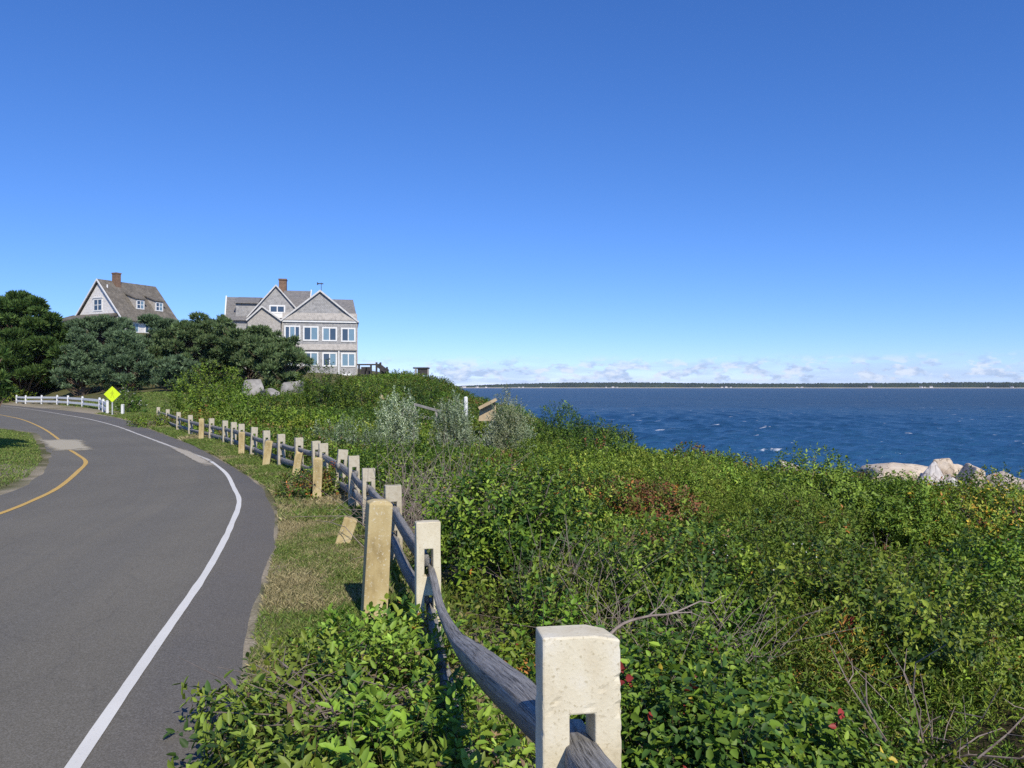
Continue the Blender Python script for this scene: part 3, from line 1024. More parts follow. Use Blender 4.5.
    xv = X(321.2, 95.4)
    wv.bar((xv, 95.4, Z(291)), (xv, 95.4, Z(282)), 0.06, 0.06)
    wv.bar((xv - 0.35, 95.4, Z(283.2)), (xv + 0.25, 95.4, Z(283.2)), 0.05, 0.12)
    wv.add([(xv - 0.5, 95.4, Z(281.6)), (xv - 0.5, 95.44, Z(284.8)), (xv - 0.2, 95.42, Z(283.2))], [(0, 1, 2)])
    part(wv, 'weather_vane', M_DARKWOOD)
    def win(px0, px1, v0, v1, cols, panes=None, y=95.0, sash=False, wide=0.16):
        f = window(root, X(px0, y), Z(v1, y), X(px1, y) - X(px0, y), Z(v0, y) - Z(v1, y), y, cols, sash, None, panes, wide)
        f.matrix_parent_inverse = inv
    Dk, Pl = M_GLASS_DARK, M_GLASS_PALE
    win(284.2, 300.4, 326, 341, 3, [Dk, Pl, Dk])
    win(303, 318.6, 326.4, 341, 2, [Dk, Pl])
    win(322, 337, 327, 341.2, 2, [Pl, Dk])
    win(341, 355.5, 327.4, 341.6, 2, [Dk, Pl])
    win(284.5, 300.2, 352, 366, 2, [Pl, Dk])
    win(303.2, 318.4, 352, 366.2, 2, [Dk, Pl])
    win(322.2, 337.0, 352.4, 366.5, 2, [Dk, Pl])
    win(341, 355.6, 352.6, 366.8, 2, [Pl, Pl])
    win(296.8, 306, 375.6, 383, 1, [Dk])
    win(269.2, 285.2, 306, 314, 2, [Dk, Dk], 96.4)
    part(MB().box(X(270.5, 96), X(284.5, 96), 96.25, 96.395, Z(318.5, 96), Z(314, 96)), 'window_apron', M_WHITE)
    # cellar door, white boxed hatch and pipe
    part(MB().box(X(330), X(339.2), 94.86, 94.99, Z(380), Z(374.2)), 'cellar_door', M_WHITE)
    dr = MB()
    dr.box(X(342), X(351.4), 94.5, 94.99, Z(383), Z(373.6))
    d = part(dr, 'meter_box', M_WHITE)
    g = MB().box(X(343.6), X(348.6), 94.45, 94.498, Z(381), Z(375.8)).build('panel', M_SHINGLE, d)
    part(MB().tube([(X(338.7), 94.9, Z(374)), (X(338.7), 94.9, Z(350.6))], 0.09, 6), 'downspout', M_WHITE)
    part(MB().tube([(X(299.4), 94.9, Z(380)), (X(299.4), 94.9, Z(350.6))], 0.06, 6), 'downspout', M_SHINGLE_PALE)
    # porch post and porch base glimpsed under the pines
    part(MB().box(X(269.8, 94), X(271.2, 94), 93.8, 94.0, 0.6, Z(365, 94)), 'porch_post', M_WHITE)
    part(MB().box(X(226, 96), X(248, 96), 95.9, 98.4, 0.2, Z(330, 96)), 'wall', M_SHINGLE)
    tag(root, 'large grey shingled house with three gables and rows of paired windows above the scrub', 'house')


build_big_house()


def build_far_house():
    O = Vector((-64.9, 125, 0))
    ang = math.atan2(-0.44, 0.9)
    root = empty('gabled_house', (O.x, O.y, 7.0), ang)
    # local frame: x across the gable, y along the ridge, z from 7.0
    zb = -2.0
    za, ze, h = 18.4 - 7, 12.35 - 7, 5.5
    Lr = 10.2
    def part(mb, name, mat, par=root): return mb.build(name, mat, par)
    part(MB().prism([(-h + .3, zb), (h - .3, zb), (h - .3, ze), (0, za - .25), (-h + .3, ze)], 0, Lr), 'wall', M_SHINGLE_WHITE)
    sl = (za - ze) / h
    for s in (-1, 1):
        e = (s * (h + 0.45), ze - 0.45 * sl)
        part(MB().prism([(0, za), e, (e[0], e[1] + 0.15), (0, za + 0.17)], -0.35, Lr + 0.4), 'roof', M_ROOF_BROWN)
        part(MB().prism([(0, za - 0.12), (e[0], e[1] - 0.10), (e[0], e[1] + 0.16), (0, za + 0.18)], -0.46, -0.354), 'rake_board', M_WHITE)
    window(root, -1.25, 6.5, 2.1, 2.0, 0.0, 2, True, None, [M_GLASS_DARK, M_GLASS_DARK], 0.20)
    part(MB().box(-1.35, 0.95, -0.16, -0.001, 8.56, 8.72), 'window_hood', M_WHITE)
    # chimney on the ridge
    part(MB().box(0.0, 0.95, 2.3, 3.2, 9.5, 12.65), 'chimney', M_BRICK)
    part(MB().box(-0.07, 1.02, 2.23, 3.27, 12.65, 12.85), 'chimney_cap', M_BRICK)
    # two dormers on the slope that faces right
    for yd in (4.2, 7.8):
        dm = MB()
        x0, x1 = 2.2, 4.15
        zt = za - x0 * sl + 0.25
        w = 0.85
        zl = za - x1 * sl
        dm.add([(x1, yd - w, zl), (x1, yd + w, zl), (x1, yd + w, zl + 1.75), (x1, yd - w, zl + 1.75), (1.2, yd - w, zt + 0.3), (1.2, yd + w, zt + 0.3)],
               [(0, 1, 2, 3), (0, 3, 4), (1, 5, 2), (3, 2, 5, 4)])
        d = part(dm, 'dormer', M_SHINGLE_PALE)
        rf = MB().add([(x1 + 0.25, yd - w - 0.15, zl + 1.72), (x1 + 0.25, yd + w + 0.15, zl + 1.72), (0.9, yd + w + 0.3, zt + 0.62), (0.9, yd - w - 0.3, zt + 0.62),
                       (x1 + 0.25, yd - w - 0.15, zl + 1.88), (x1 + 0.25, yd + w + 0.15, zl + 1.88), (0.9, yd + w + 0.3, zt + 0.78), (0.9, yd - w - 0.3, zt + 0.78)],
                      [(0, 3, 2, 1), (4, 5, 6, 7), (0, 1, 5, 4), (1, 2, 6, 5), (2, 3, 7, 6), (3, 0, 4, 7)])
        part(rf, 'dormer_roof', M_ROOF_BROWN, d)
        Mx = Matrix.Translation((x1 + 0.02, yd, 0)) @ Matrix.Rotation(math.pi / 2, 4, 'Z')
        window(d, -0.72, zl + 0.16, 1.44, 1.45, 0.0, 2, True, Mx, [M_GLASS_DARK, M_GLASS_PALE], 0.15)
    # dormers also look towards the road: cheek windows facing the gable side
    # eaves wall with a row of windows under the roof
    Mx = Matrix.Translation((h - 0.28, 0, 0)) @ Matrix.Rotation(math.pi / 2, 4, 'Z')
    for yy in (1.6, 4.2, 6.8):
        window(root, yy, ze - 2.2, 1.5, 1.5, 0.0, 2, False, Mx, None, 0.14)
    part(MB().box(h - 0.30, h + 0.05, 0.0, Lr, ze - 0.55, ze - 0.2), 'eave_board', M_WHITE)
    # porch roof in front of the gable, with a white bay beside it
    part(MB().prism([(-2.9, ze - 0.2), (-0.001, ze + 0.75), (-0.001, ze + 0.35), (-2.9, ze - 0.45)], -6.3, 4.4, 'x'), 'porch_roof', M_ROOF_BROWN)
    part(MB().box(-6.0, 4.2, -2.4, -0.001, zb, ze - 0.46), 'porch_wall', M_SHINGLE_PALE)
    b = MB().box(-9.6, -6.35, -1.2, 3.0, zb, ze - 0.1)
    part(b, 'bay', M_WHITE)
    part(MB().prism([(-9.9, ze - 0.1), (-6.1, ze - 0.1), (-6.4, ze + 0.25), (-9.6, ze + 0.25)], -1.5, 3.2), 'bay_roof', M_ROOF_BROWN)
    window(root, -8.9, ze - 1.75, 1.7, 1.35, -1.2, 2, True, None, [M_GLASS_PALE, M_GLASS_DARK], 0.16)
    part(MB().tube([(1.15, 0.6, 9.9), (1.15, 0.6, 10.7)], 0.12, 6), 'vent_pipe', M_WHITE)
    tag(root, 'brown-roofed gabled house with a brick chimney and two dormers rising behind the pines', 'house')


build_far_house()


# ------------------------------------------------------------------ fences
def slotted_post(name, mat, w, t, H, slots, parent, seed, detail=False, chamfer=False):
    """rectangular post with mortises through its broad face; z=0 at ground, sunk 0.3 m"""
    sw = 0.027 if detail else 0.028
    xs = [-w / 2, -sw, sw, w / 2]
    zs = [-0.3]
    for a, b in slots: zs += [a, b]
    zs.append(H)
    b = bmesh.new()
    def solid(i, k):
        z0, z1 = zs[k], zs[k + 1]
        return not (i == 1 and any(abs(z0 - a) < 1e-6 and abs(z1 - c) < 1e-6 for a, c in slots))
    vid = {}
    def V(i, j, k):
        if (i, j, k) not in vid:
            vid[(i, j, k)] = b.verts.new((xs[i], (-t / 2, t / 2)[j], zs[k]))
        return vid[(i, j, k)]
    nk = len(zs) - 1
    for i in range(3):
        for k in range(nk):
            if not solid(i, k): continue
            b.faces.new([V(i, 0, k), V(i + 1, 0, k), V(i + 1, 0, k + 1), V(i, 0, k + 1)])
            b.faces.new([V(i, 1, k), V(i, 1, k + 1), V(i + 1, 1, k + 1), V(i + 1, 1, k)])
            if i == 0 or not solid(i - 1, k): b.faces.new([V(i, 0, k), V(i, 0, k + 1), V(i, 1, k + 1), V(i, 1, k)])
            if i == 2 or not solid(i + 1, k): b.faces.new([V(i + 1, 0, k), V(i + 1, 1, k), V(i + 1, 1, k + 1), V(i + 1, 0, k + 1)])
            if k == 0 or not solid(i, k - 1): b.faces.new([V(i, 0, k), V(i, 1, k), V(i + 1, 1, k), V(i + 1, 0, k)])
            if k == nk - 1 or not solid(i, k + 1): b.faces.new([V(i, 0, k + 1), V(i + 1, 0, k + 1), V(i + 1, 1, k + 1), V(i, 1, k + 1)])
    bmesh.ops.recalc_face_normals(b, faces=b.faces)
    es = [e for e in b.edges if len(e.link_faces) == 2 and e.calc_face_angle(0) > 0.6]
    bmesh.ops.bevel(b, geom=es, offset=0.0045 if detail else 0.005, segments=2, affect='EDGES', profile=0.5)
    r = rng(seed)
    if chamfer:
        for v in b.verts:                      # weathered, knocked-off corner
            if v.co.z > H - 0.05 and v.co.x > w / 2 - 0.012:
                v.co.z -= 0.010 * (1 if v.co.z > H - 0.02 else 0.4)
                v.co.x -= 0.003 + (0.012 if v.co.y > 0 else 0.0)
    if detail:
        long_e = [e for e in b.edges if e.calc_length() > 0.02]
        for _ in range(4):
            long_e = [e for e in b.edges if e.calc_length() > 0.016]
            if not long_e: break
            bmesh.ops.subdivide_edges(b, edges=long_e, cuts=1, use_grid_fill=True)
        bmesh.ops.triangulate(b, faces=[f for f in b.faces if len(f.verts) > 4])
        b.normal_update()
        from mathutils import noise as mn
        for v in b.verts:
            p = v.co
            a = mn.noise(p * 14) * 0.0008 - max(0.0, mn.noise(p * 95) - 0.47) * 0.010
            edge = min(abs(abs(p.x) - w / 2), 1) < 0.006 and abs(abs(p.y) - t / 2) < 0.012
            if edge: a -= max(0.0, mn.noise(p * 55 + Vector((5, 1, 2))) - 0.15) * 0.011
            v.co += v.normal * a
    else:
        for v in b.verts:
            v.co.x += r.normal(0, 0.0015)
            v.co.z += r.normal(0, 0.002) if v.co.z > H - 0.02 else 0
    me = bpy.data.meshes.new(name)
    b.to_mesh(me); b.free()
    me.materials.append(mat)
    return link(name, me, parent)


def rail(name, path, parent, mat, hh, ht, seed, n=22, taper=True, tw=0.0):
    """hand-split rail swept along a 3D path: hh half height, ht half thickness; flat-sided worn section"""
    P = catmull(path, n)
    r = rng(seed)
    seg = np.concatenate([[0], np.cumsum(np.linalg.norm(np.diff(P, axis=0), axis=1))])
    T = np.gradient(P, axis=0); T /= np.linalg.norm(T, axis=1)[:, None]
    S = np.array([(-.92, -.9), (-.3, -1), (.7, -.95), (.98, -.7), (1, .1), (.96, .84), (.82, .97), (.1, 1.0), (-.72, .96), (-.90, .84), (-1, .1)])
    m = len(S)
    V, C = [], []
    ph = r.random(m) * 50
    s = np.linspace(0, 1, n)
    hs = np.interp(s, np.linspace(0, 1, len(hh)), hh) if hasattr(hh, '__len__') else np.full(n, hh)
    ts = np.interp(s, np.linspace(0, 1, len(ht)), ht) if hasattr(ht, '__len__') else np.full(n, ht)
    hs = hs * (1 + 0.09 * (fbm(seg * 1.4, np.zeros(n) + seed, 91, 2) - .5) * 2)
    for i in range(n):
        t = T[i]
        side = np.array([t[1], -t[0], 0]); side /= np.linalg.norm(side)
        up = np.cross(side, t)
        a = tw * math.sin(s[i] * 3.0)
        side, up = side * math.cos(a) + up * math.sin(a), up * math.cos(a) - side * math.sin(a)
        k = 0.62 + 0.38 * min(1, min(s[i], 1 - s[i]) / 0.16) if taper else 1.0
        jit = 1 + 0.10 * (fbm(np.full(m, seg[i] * 1.6), ph, seed, 3) - .5)
        for q in range(m):
            x, z = S[q]
            V.append(P[i] + (side * x * ts[i] * min(k + 0.15, 1) + up * z * hs[i] * k) * jit[q])
            C.append((seg[i] * 0.2, q / m, (seed % 17) / 17.0))
    idx = np.arange(n * m).reshape(n, m)
    nx = np.roll(idx, -1, axis=1)
    fq = np.stack([idx[:-1], nx[:-1], nx[1:], idx[1:]], -1).reshape(-1, 4)
    caps = np.stack([idx[0][::-1], idx[-1]], 0)
    o = np_mesh(name, np.array(V), [fq, caps], mat, parent, np.array(C), smooth=False)
    return o


def build_split_rail():
    root = empty('post_and_rail_fence', (0, 0, 0))
    r = rng(3)
    info = []
    for i, (x, y, H, w) in enumerate(POSTS):
        a = POSTS[max(i - 1, 0)]; b = POSTS[min(i + 1, len(POSTS) - 1)]
        ang = math.atan2(b[1] - a[1], b[0] - a[0]) - math.pi / 2
        if i == 1: ang = RAD(8.5)
        info.append((x, y, H, ang))
        near = i in (1,)
        sl = [(H - 0.56, H - 0.41), (H - 0.30, H - 0.145)]
        if i == 2: sl = [(H - 0.60, H - 0.45), (H - 0.335, H - 0.165)]
        if i == 1: sl = [(H - 0.66, H - 0.50), (H - 0.36, H - 0.165)]
        o = slotted_post('post', M_CONC if i <= 2 else M_POSTG, w, 0.088 if i == 1 else 0.095, H, sl, root, 100 + i, near, near)
        o.location = (x, y, 0)
        o.rotation_euler = (r.normal(0, 0.018) if i != 1 else 0, r.normal(0, 0.03) if i > 2 else 0.0, ang)
        if i == 1:
            o['label'] = 'pale pitted slotted post with a knocked-off top corner'
    for i in range(len(POSTS) - 1):
        x0, y0, H0, _ = info[i]; x1, y1, H1, _ = info[i + 1]
        dd = Vector((x1 - x0, y1 - y0)).normalized()
        sd = Vector((dd.y, -dd.x))
        o0 = sd * (0.012 if i % 2 else -0.012)
        for lev, dz in (('top', -0.225), ('bottom', -0.485)):
            if i == 0 and lev == 'top':
                path = [(0.30, -0.9, 0.98), (0.23, 0.4, 0.97), (0.185, 1.1, 0.905), (0.150, 1.62, 0.815), (0.136, 1.86, 0.79)]
                rail('rail', path, root, M_RAIL, 0.058, 0.040, 7, 30)
                continue
            if i == 1 and lev == 'top':
                ks = [(1.70, .81), (2.2, .725), (2.5, .66), (3.0, .555), (3.5, .445), (4.0, .385), (4.4, .37), (4.8, .425), (5.12, .47)]
                path = [(0.130 - 0.1945 * (yy - 1.72), yy, zz) for yy, zz in ks]
                rail('rail', path, root, M_RAIL, [0.046, 0.048, 0.056, 0.066, 0.062, 0.056, 0.050], [0.036, 0.044, 0.046, 0.034, 0.026, 0.023, 0.021], 9, 40, True, 0.42)
                continue
            if i == 1:
                path = [(0.13, 1.7, 0.30), (0.05, 2.3, 0.18), (-0.2, 3.4, 0.06), (-0.42, 4.5, 0.12), (-0.53, 5.1, 0.22)]
                rail('rail', path, root, M_RAIL, 0.06, 0.03, 12, 40)
                continue
            if i == 0:
                continue
            sag = abs(r.normal(0.02, 0.025)) + (0.05 if i == 2 else 0)
            z0 = H0 + dz + r.normal(0, 0.008); z1 = H1 + dz + r.normal(0, 0.008)
            a = Vector((x0, y0)) - dd * (0.12 if i > 2 else 0.0) + o0; b = Vector((x1, y1)) + dd * 0.12 + o0
            bow = r.normal(0, 0.025)
            path = []
            for s in (0, 0.25, 0.5, 0.75, 1.0):
                p = a.lerp(b, s) + sd * bow * math.sin(math.pi * s)
                path.append((p.x, p.y, z0 + (z1 - z0) * s - sag * math.sin(math.pi * s)))
            rail('rail', path, root, M_RAIL, 0.044 + 0.010 * r.random(), 0.022 + 0.006 * r.random(), 300 + i * 2 + (lev == 'top'), 18, True, r.normal(0, 0.15))
    tag(root, 'weathered slotted post-and-rail fence with sagging grey rails curving along the road verge', 'fence')


build_split_rail()


def build_guards():
    # x pixel at base, depth, width, height, lean (towards +x), colour note
    def guard(px, d, w, H, lean, label, rough=0, mat=M_GUARD, top=0.02, yaw=0.2, lean_y=0.0):
        r = rng(int(px * 10))
        mb = MB()
        hw = w / 2
        zz = [-0.25, 0.0, H * 0.3, H * 0.6, H - top]
        for z in zz:
            for sx, sy in ((-1, -1), (1, -1), (1, 1), (-1, 1)):
                mb.v.append((sx * hw + r.normal(0, .002), sy * hw + r.normal(0, .002), z + (rough * r.normal(0, 1) if z == zz[-1] else 0)))
        n = len(zz)
        for i in range(n - 1):
            for k in range(4):
                mb.f.append((i * 4 + k, i * 4 + (k + 1) % 4, (i + 1) * 4 + (k + 1) % 4, (i + 1) * 4 + k))
        b0 = (n - 1) * 4
        mb.v += [(sx * hw * 0.55, sy * hw * 0.55, H + rough * r.normal(0, .6)) for sx, sy in ((-1, -1), (1, -1), (1, 1), (-1, 1))]
        for k in range(4):
            mb.f.append((b0 + k, b0 + (k + 1) % 4, b0 + 4 + (k + 1) % 4, b0 + 4 + k))
        mb.f.append(tuple(b0 + 4 + k for k in range(4)))
        o = mb.build('guard_post', mat, None, bevel=0.008)
        X = (px - 512) * d / F
        o.location = (X, d, gz(X, d))
        o.rotation_euler = (lean_y, lean, yaw)
        tag(o, label, 'guard post', 'stubby tan guard posts along the verge')
        return o
    guard(373.5, 5.55, 0.165, 0.815, 0.055, 'tall square tan guard post standing beside the near fence posts', yaw=0.30)
    guard(343, 8.2, 0.14, 0.27, 0.32, 'short broken tan block tilted in the verge grass', yaw=0.15, top=0.01)
    guard(316.8, 11.4, 0.128, 0.60, 0.035, 'slim tan guard post with a leafy clump at its foot', yaw=0.2)
    guard(296, 14.2, 0.13, 0.42, 0.14, 'rotten jagged guard post with a split brown top', 0.05, yaw=0.1)
    guard(266, 16.1, 0.14, 0.53, 0.13, 'tan guard post tilted toward the fence on the bend')
    guard(241.6, 18.6, 0.135, 0.56, 0.02, 'upright tan guard post on the grass bend')
    guard(201.5, 24.0, 0.14, 0.66, 0.02, 'tan guard post farthest along the fence, before the low bush')


build_guards()


def build_white_fence():
    pts = [(-47.3, 76), (-44.6, 73), (-41.6, 70.4), (-38.4, 67.2), (-35.7, 64), (-32.6, 60.4), (-28.6, 55.2), (-26.4, 51.4), (-23.85, 46.9)]
    root = empty('white_rail_fence', (pts[0][0], pts[0][1], 0))
    inv = Matrix.Translation((-pts[0][0], -pts[0][1], 0))
    rz = []
    for i, (x, y) in enumerate(pts):
        d, off = sdist(np.array([[x, y]]), R_EDGE)
        z = gz(x, y)
        rz.append(z)
        mb = MB().box(-0.065, 0.065, -0.065, 0.065, -0.3, 0.78, Matrix.Rotation(0.7, 4, 'Z'))
        mb.prism([(-0.08, 0.78), (0.08, 0.78), (0.0, 0.84)], -0.08, 0.08, 'y', Matrix.Rotation(0.7, 4, 'Z'))
        o = mb.build('post', M_WHITE, root)
        o.matrix_parent_inverse = inv
        o.location = (x, y, z)
    for i in range(len(pts) - 1):
        for dz in (0.62, 0.28):
            o = MB().bar((pts[i][0], pts[i][1], rz[i] + dz), (pts[i + 1][0], pts[i + 1][1], rz[i + 1] + dz), 0.07, 0.16).build('rail', M_WHITE, root)
            o.matrix_parent_inverse = inv
    tag(root, 'low white two-rail fence following the outside of the far bend', 'fence')
    x, y = -22.3, 45.6
    o = MB().box(-0.065, 0.065, -0.065, 0.065, -0.2, 0.56).prism([(-0.075, 0.56), (0.075, 0.56), (0.04, 0.61), (-0.04, 0.61)], -0.075, 0.075).build('bollard', M_WHITE)
    o.location = (x, y, gz(x, y))
    tag(o, 'single short white post beside the yellow sign', 'bollard')


build_white_fence()


def build_sign():
    d = 45.0
    x = (112.4 - 512) * d / F
    z = gz(x, d)
    root = empty('road_sign', (x, d, z), 0.12)
    MB().box(-0.03, 0.03, -0.02, 0.02, -0.2, 1.55).build('pole', M_METAL, root)
    s = 0.455
    zc = EYE + (387 - 394.2) * d / F - z
    p = MB().prism([(0, zc - s), (s, zc), (0, zc + s), (-s, zc)], -0.032, -0.022).build('sign_panel', M_SIGN, root)
    sy = MB()
    # small walking figure in a slightly darker tint, almost lost at this distance
    k = 0.5
    def q(pts, y=-0.036): sy.prism([(a * k, zc + b * k) for a, b in pts], y, -0.0325)
    q([(0.02 + 0.07 * math.cos(t), 0.36 + 0.07 * math.sin(t)) for t in np.linspace(0, 2 * math.pi, 9)[:-1]])
    q([(-0.06, 0.26), (0.09, 0.27), (0.08, -0.04), (-0.06, -0.04)])
    q([(-0.06, -0.05), (0.0, -0.05), (-0.12, -0.40), (-0.19, -0.38)])
    q([(0.02, -0.05), (0.08, -0.05), (0.20, -0.38), (0.13, -0.40)])
    q([(0.095, 0.24), (0.22, 0.06), (0.18, 0.03), (0.085, 0.15)])
    q([(-0.065, 0.24), (-0.20, 0.08), (-0.17, 0.04), (-0.065, 0.15)])
    sy.build('symbol', M_SYMBOL, p)
    tag(root, 'fluorescent yellow diamond warning sign on a thin grey pole at the far bend', 'road sign')


build_sign()


# ------------------------------------------------------------------ rocks
def boulder(loc, size, seed, rz=0.0, squash=0.8):
    r = rng(seed)
    bm = bmesh.new()
    for _ in range(13):
        n = r.normal(0, 1, 3); n /= np.max(np.abs(n)) ** 0.75 * np.linalg.norm(n) ** 0.25
        bm.verts.new(Vector(n) * (0.78 + 0.3 * r.random()))
    hull = bmesh.ops.convex_hull(bm, input=bm.verts)
    bmesh.ops.delete(bm, geom=[g for g in hull['geom_interior'] if isinstance(g, bmesh.types.BMVert)], context='VERTS')
    bmesh.ops.dissolve_limit(bm, angle_limit=0.30, verts=bm.verts, edges=bm.edges)
    bmesh.ops.bevel(bm, geom=[e for e in bm.edges], offset=0.07, segments=2, affect='EDGES', profile=0.5)
    bmesh.ops.triangulate(bm, faces=bm.faces)
    for _ in range(3):
        bmesh.ops.subdivide_edges(bm, edges=[e for e in bm.edges if e.calc_length() > 0.16], cuts=1, use_grid_fill=True)
        bmesh.ops.triangulate(bm, faces=[f for f in bm.faces if len(f.verts) > 3])
    bmesh.ops.recalc_face_normals(bm, faces=bm.faces)
    from mathutils import noise as mn
    off = Vector((seed * 3.1, seed * 1.7, seed * 0.9))
    for v in bm.verts:
        v.co += v.co.normalized() * (mn.noise(v.co * 1.8 + off) * 0.05 + mn.noise(v.co * 6 + off) * 0.025)
        pass
    lo_ = [min(v.co[k] for v in bm.verts) for k in range(3)]; hi_ = [max(v.co[k] for v in bm.verts) for k in range(3)]
    for v in bm.verts:
        for k in range(3):
            v.co[k] = ((v.co[k] - lo_[k]) / (hi_[k] - lo_[k]) * 2 - 1) * size[k]
    me = bpy.data.meshes.new('boulder')
    bm.to_mesh(me); bm.free()
    me.materials.append(M_ROCK)
    o = link('boulder', me)
    o.location = loc
    o.rotation_euler = (r.normal(0, 0.10), r.normal(0, 0.10), rz)
    return o


def build_rocks():
    # px centre, v top, depth, width m, height m, label
    L = [(901, 464.5, 32.5, 2.0, 1.2, 'long flat pale boulder half hidden behind the rose bushes'),
         (932, 462.5, 31.2, 1.05, 1.8, 'tall whitish boulder with a sloping face'),
         (941, 460, 33.0, .85, 1.5, 'cream boulder peeking above the whitish sloping one'),
         (961, 466, 31.2, 1.2, 1.7, 'big blocky cream boulder with a flat top'),
         (955, 464, 33.2, .8, 1.2, 'pale boulder just behind the blocky cream one'),
         (983, 475.5, 32.0, 1.05, 1.3, 'low pinkish boulder in the row beside the blocky one'),
         (996, 479.5, 30.8, 1.15, 1.3, 'rounded grey-tan boulder nearest the bushes'),
         (1003, 473.5, 33.5, 1.0, 0.9, 'small grey boulder at the water side of the heap'),
         (1014, 478.5, 31.4, 1.1, 1.3, 'brownish boulder at the seaward end of the heap'),
         (1010, 485, 30.6, 0.9, 0.9, 'small brown boulder low in front of the end stones'),
         (978, 486, 30.4, 1.2, 1.0, 'tan boulder low among the bush tops'),
         (945, 480, 30.6, 1.0, 1.0, 'sharp pale boulder wedged below the whitish one'),
         (1031, 479.5, 31, 1.3, 1.4, 'broad boulder past the brown end stones'),
         (785, 460.6, 36.2, 0.75, 0.8, 'lone pinkish boulder poking above the scrub'),
         (880, 465.5, 33.8, 1.5, 1.0, 'grey boulder at the landward end of the heap')]
    for i, (px, v, d, w, h, lab) in enumerate(L):
        X = (px - 512) * d / F
        zt = EYE + (387 - v + 1.5) * d / F
        o = boulder((X, d, zt - h * 0.5), (w * 0.68, w * 0.6, h * 0.50), 40 + i, i * 0.9)
        o.data.materials[0] = (M_ROCK, M_ROCK_PALE, M_ROCK_TAN)[(1 if i in (1, 11) else 0 if i in (0, 2, 3, 4) else 2)]
        tag(o, lab, 'boulder', 'pale boulders along the shore')
    # below and seaward: stones of the revetment that hold the heap up
    r = rng(77)
    for i in range(20):
        d = 30.6 + r.random() * 3.2
        px = 880 + r.random() * 170
        X = (px - 512) * d / F
        z0 = gz(X, d)
        w = 0.7 + r.random() * 0.6
        zt = EYE + (387 - (472 + max(0, px - 935) * 0.17 + r.random() * 9)) * d / F
        o = boulder((X, d, zt - 0.55), (w * 0.6, w * 0.6, 0.55), 140 + i, r.random() * 3)
        o.data.materials[0] = (M_ROCK, M_ROCK_TAN, M_ROCK_TAN)[i % 3]
        tag(o, 'granite stone at the foot of the shore boulder heap', 'boulder', 'revetment stones under the heap')
    # two big pale boulders below the shingled house
    for px, v, d, w, h, sd, lab in ((251, 379, 62, 1.5, 2.2, 71, 'large grey boulder in the scrub below the pines'),
                                    (291.5, 379, 64, 1.65, 2.4, 72, 'large whitish boulder in the scrub below the shingled house'),
                                    (270, 388, 61, 1.4, 1.5, 73, 'bluish boulder in the shade between the two large ones')):
        X = (px - 512) * d / F
        zt = EYE + (387 - v) * d / F
        o = boulder((X, d, zt - h * 0.5), (w * 0.6, w * 0.5, h * 0.5), sd, 0.4)
        o.data.materials[0] = M_ROCK_GREY
        tag(o, lab, 'boulder')


build_rocks()


# ------------------------------------------------------------------ wooden things on the dune
def pt(px, v, d):
    return Vector(((px - 512) * d / F, d, EYE + (387 - v) * d / F))


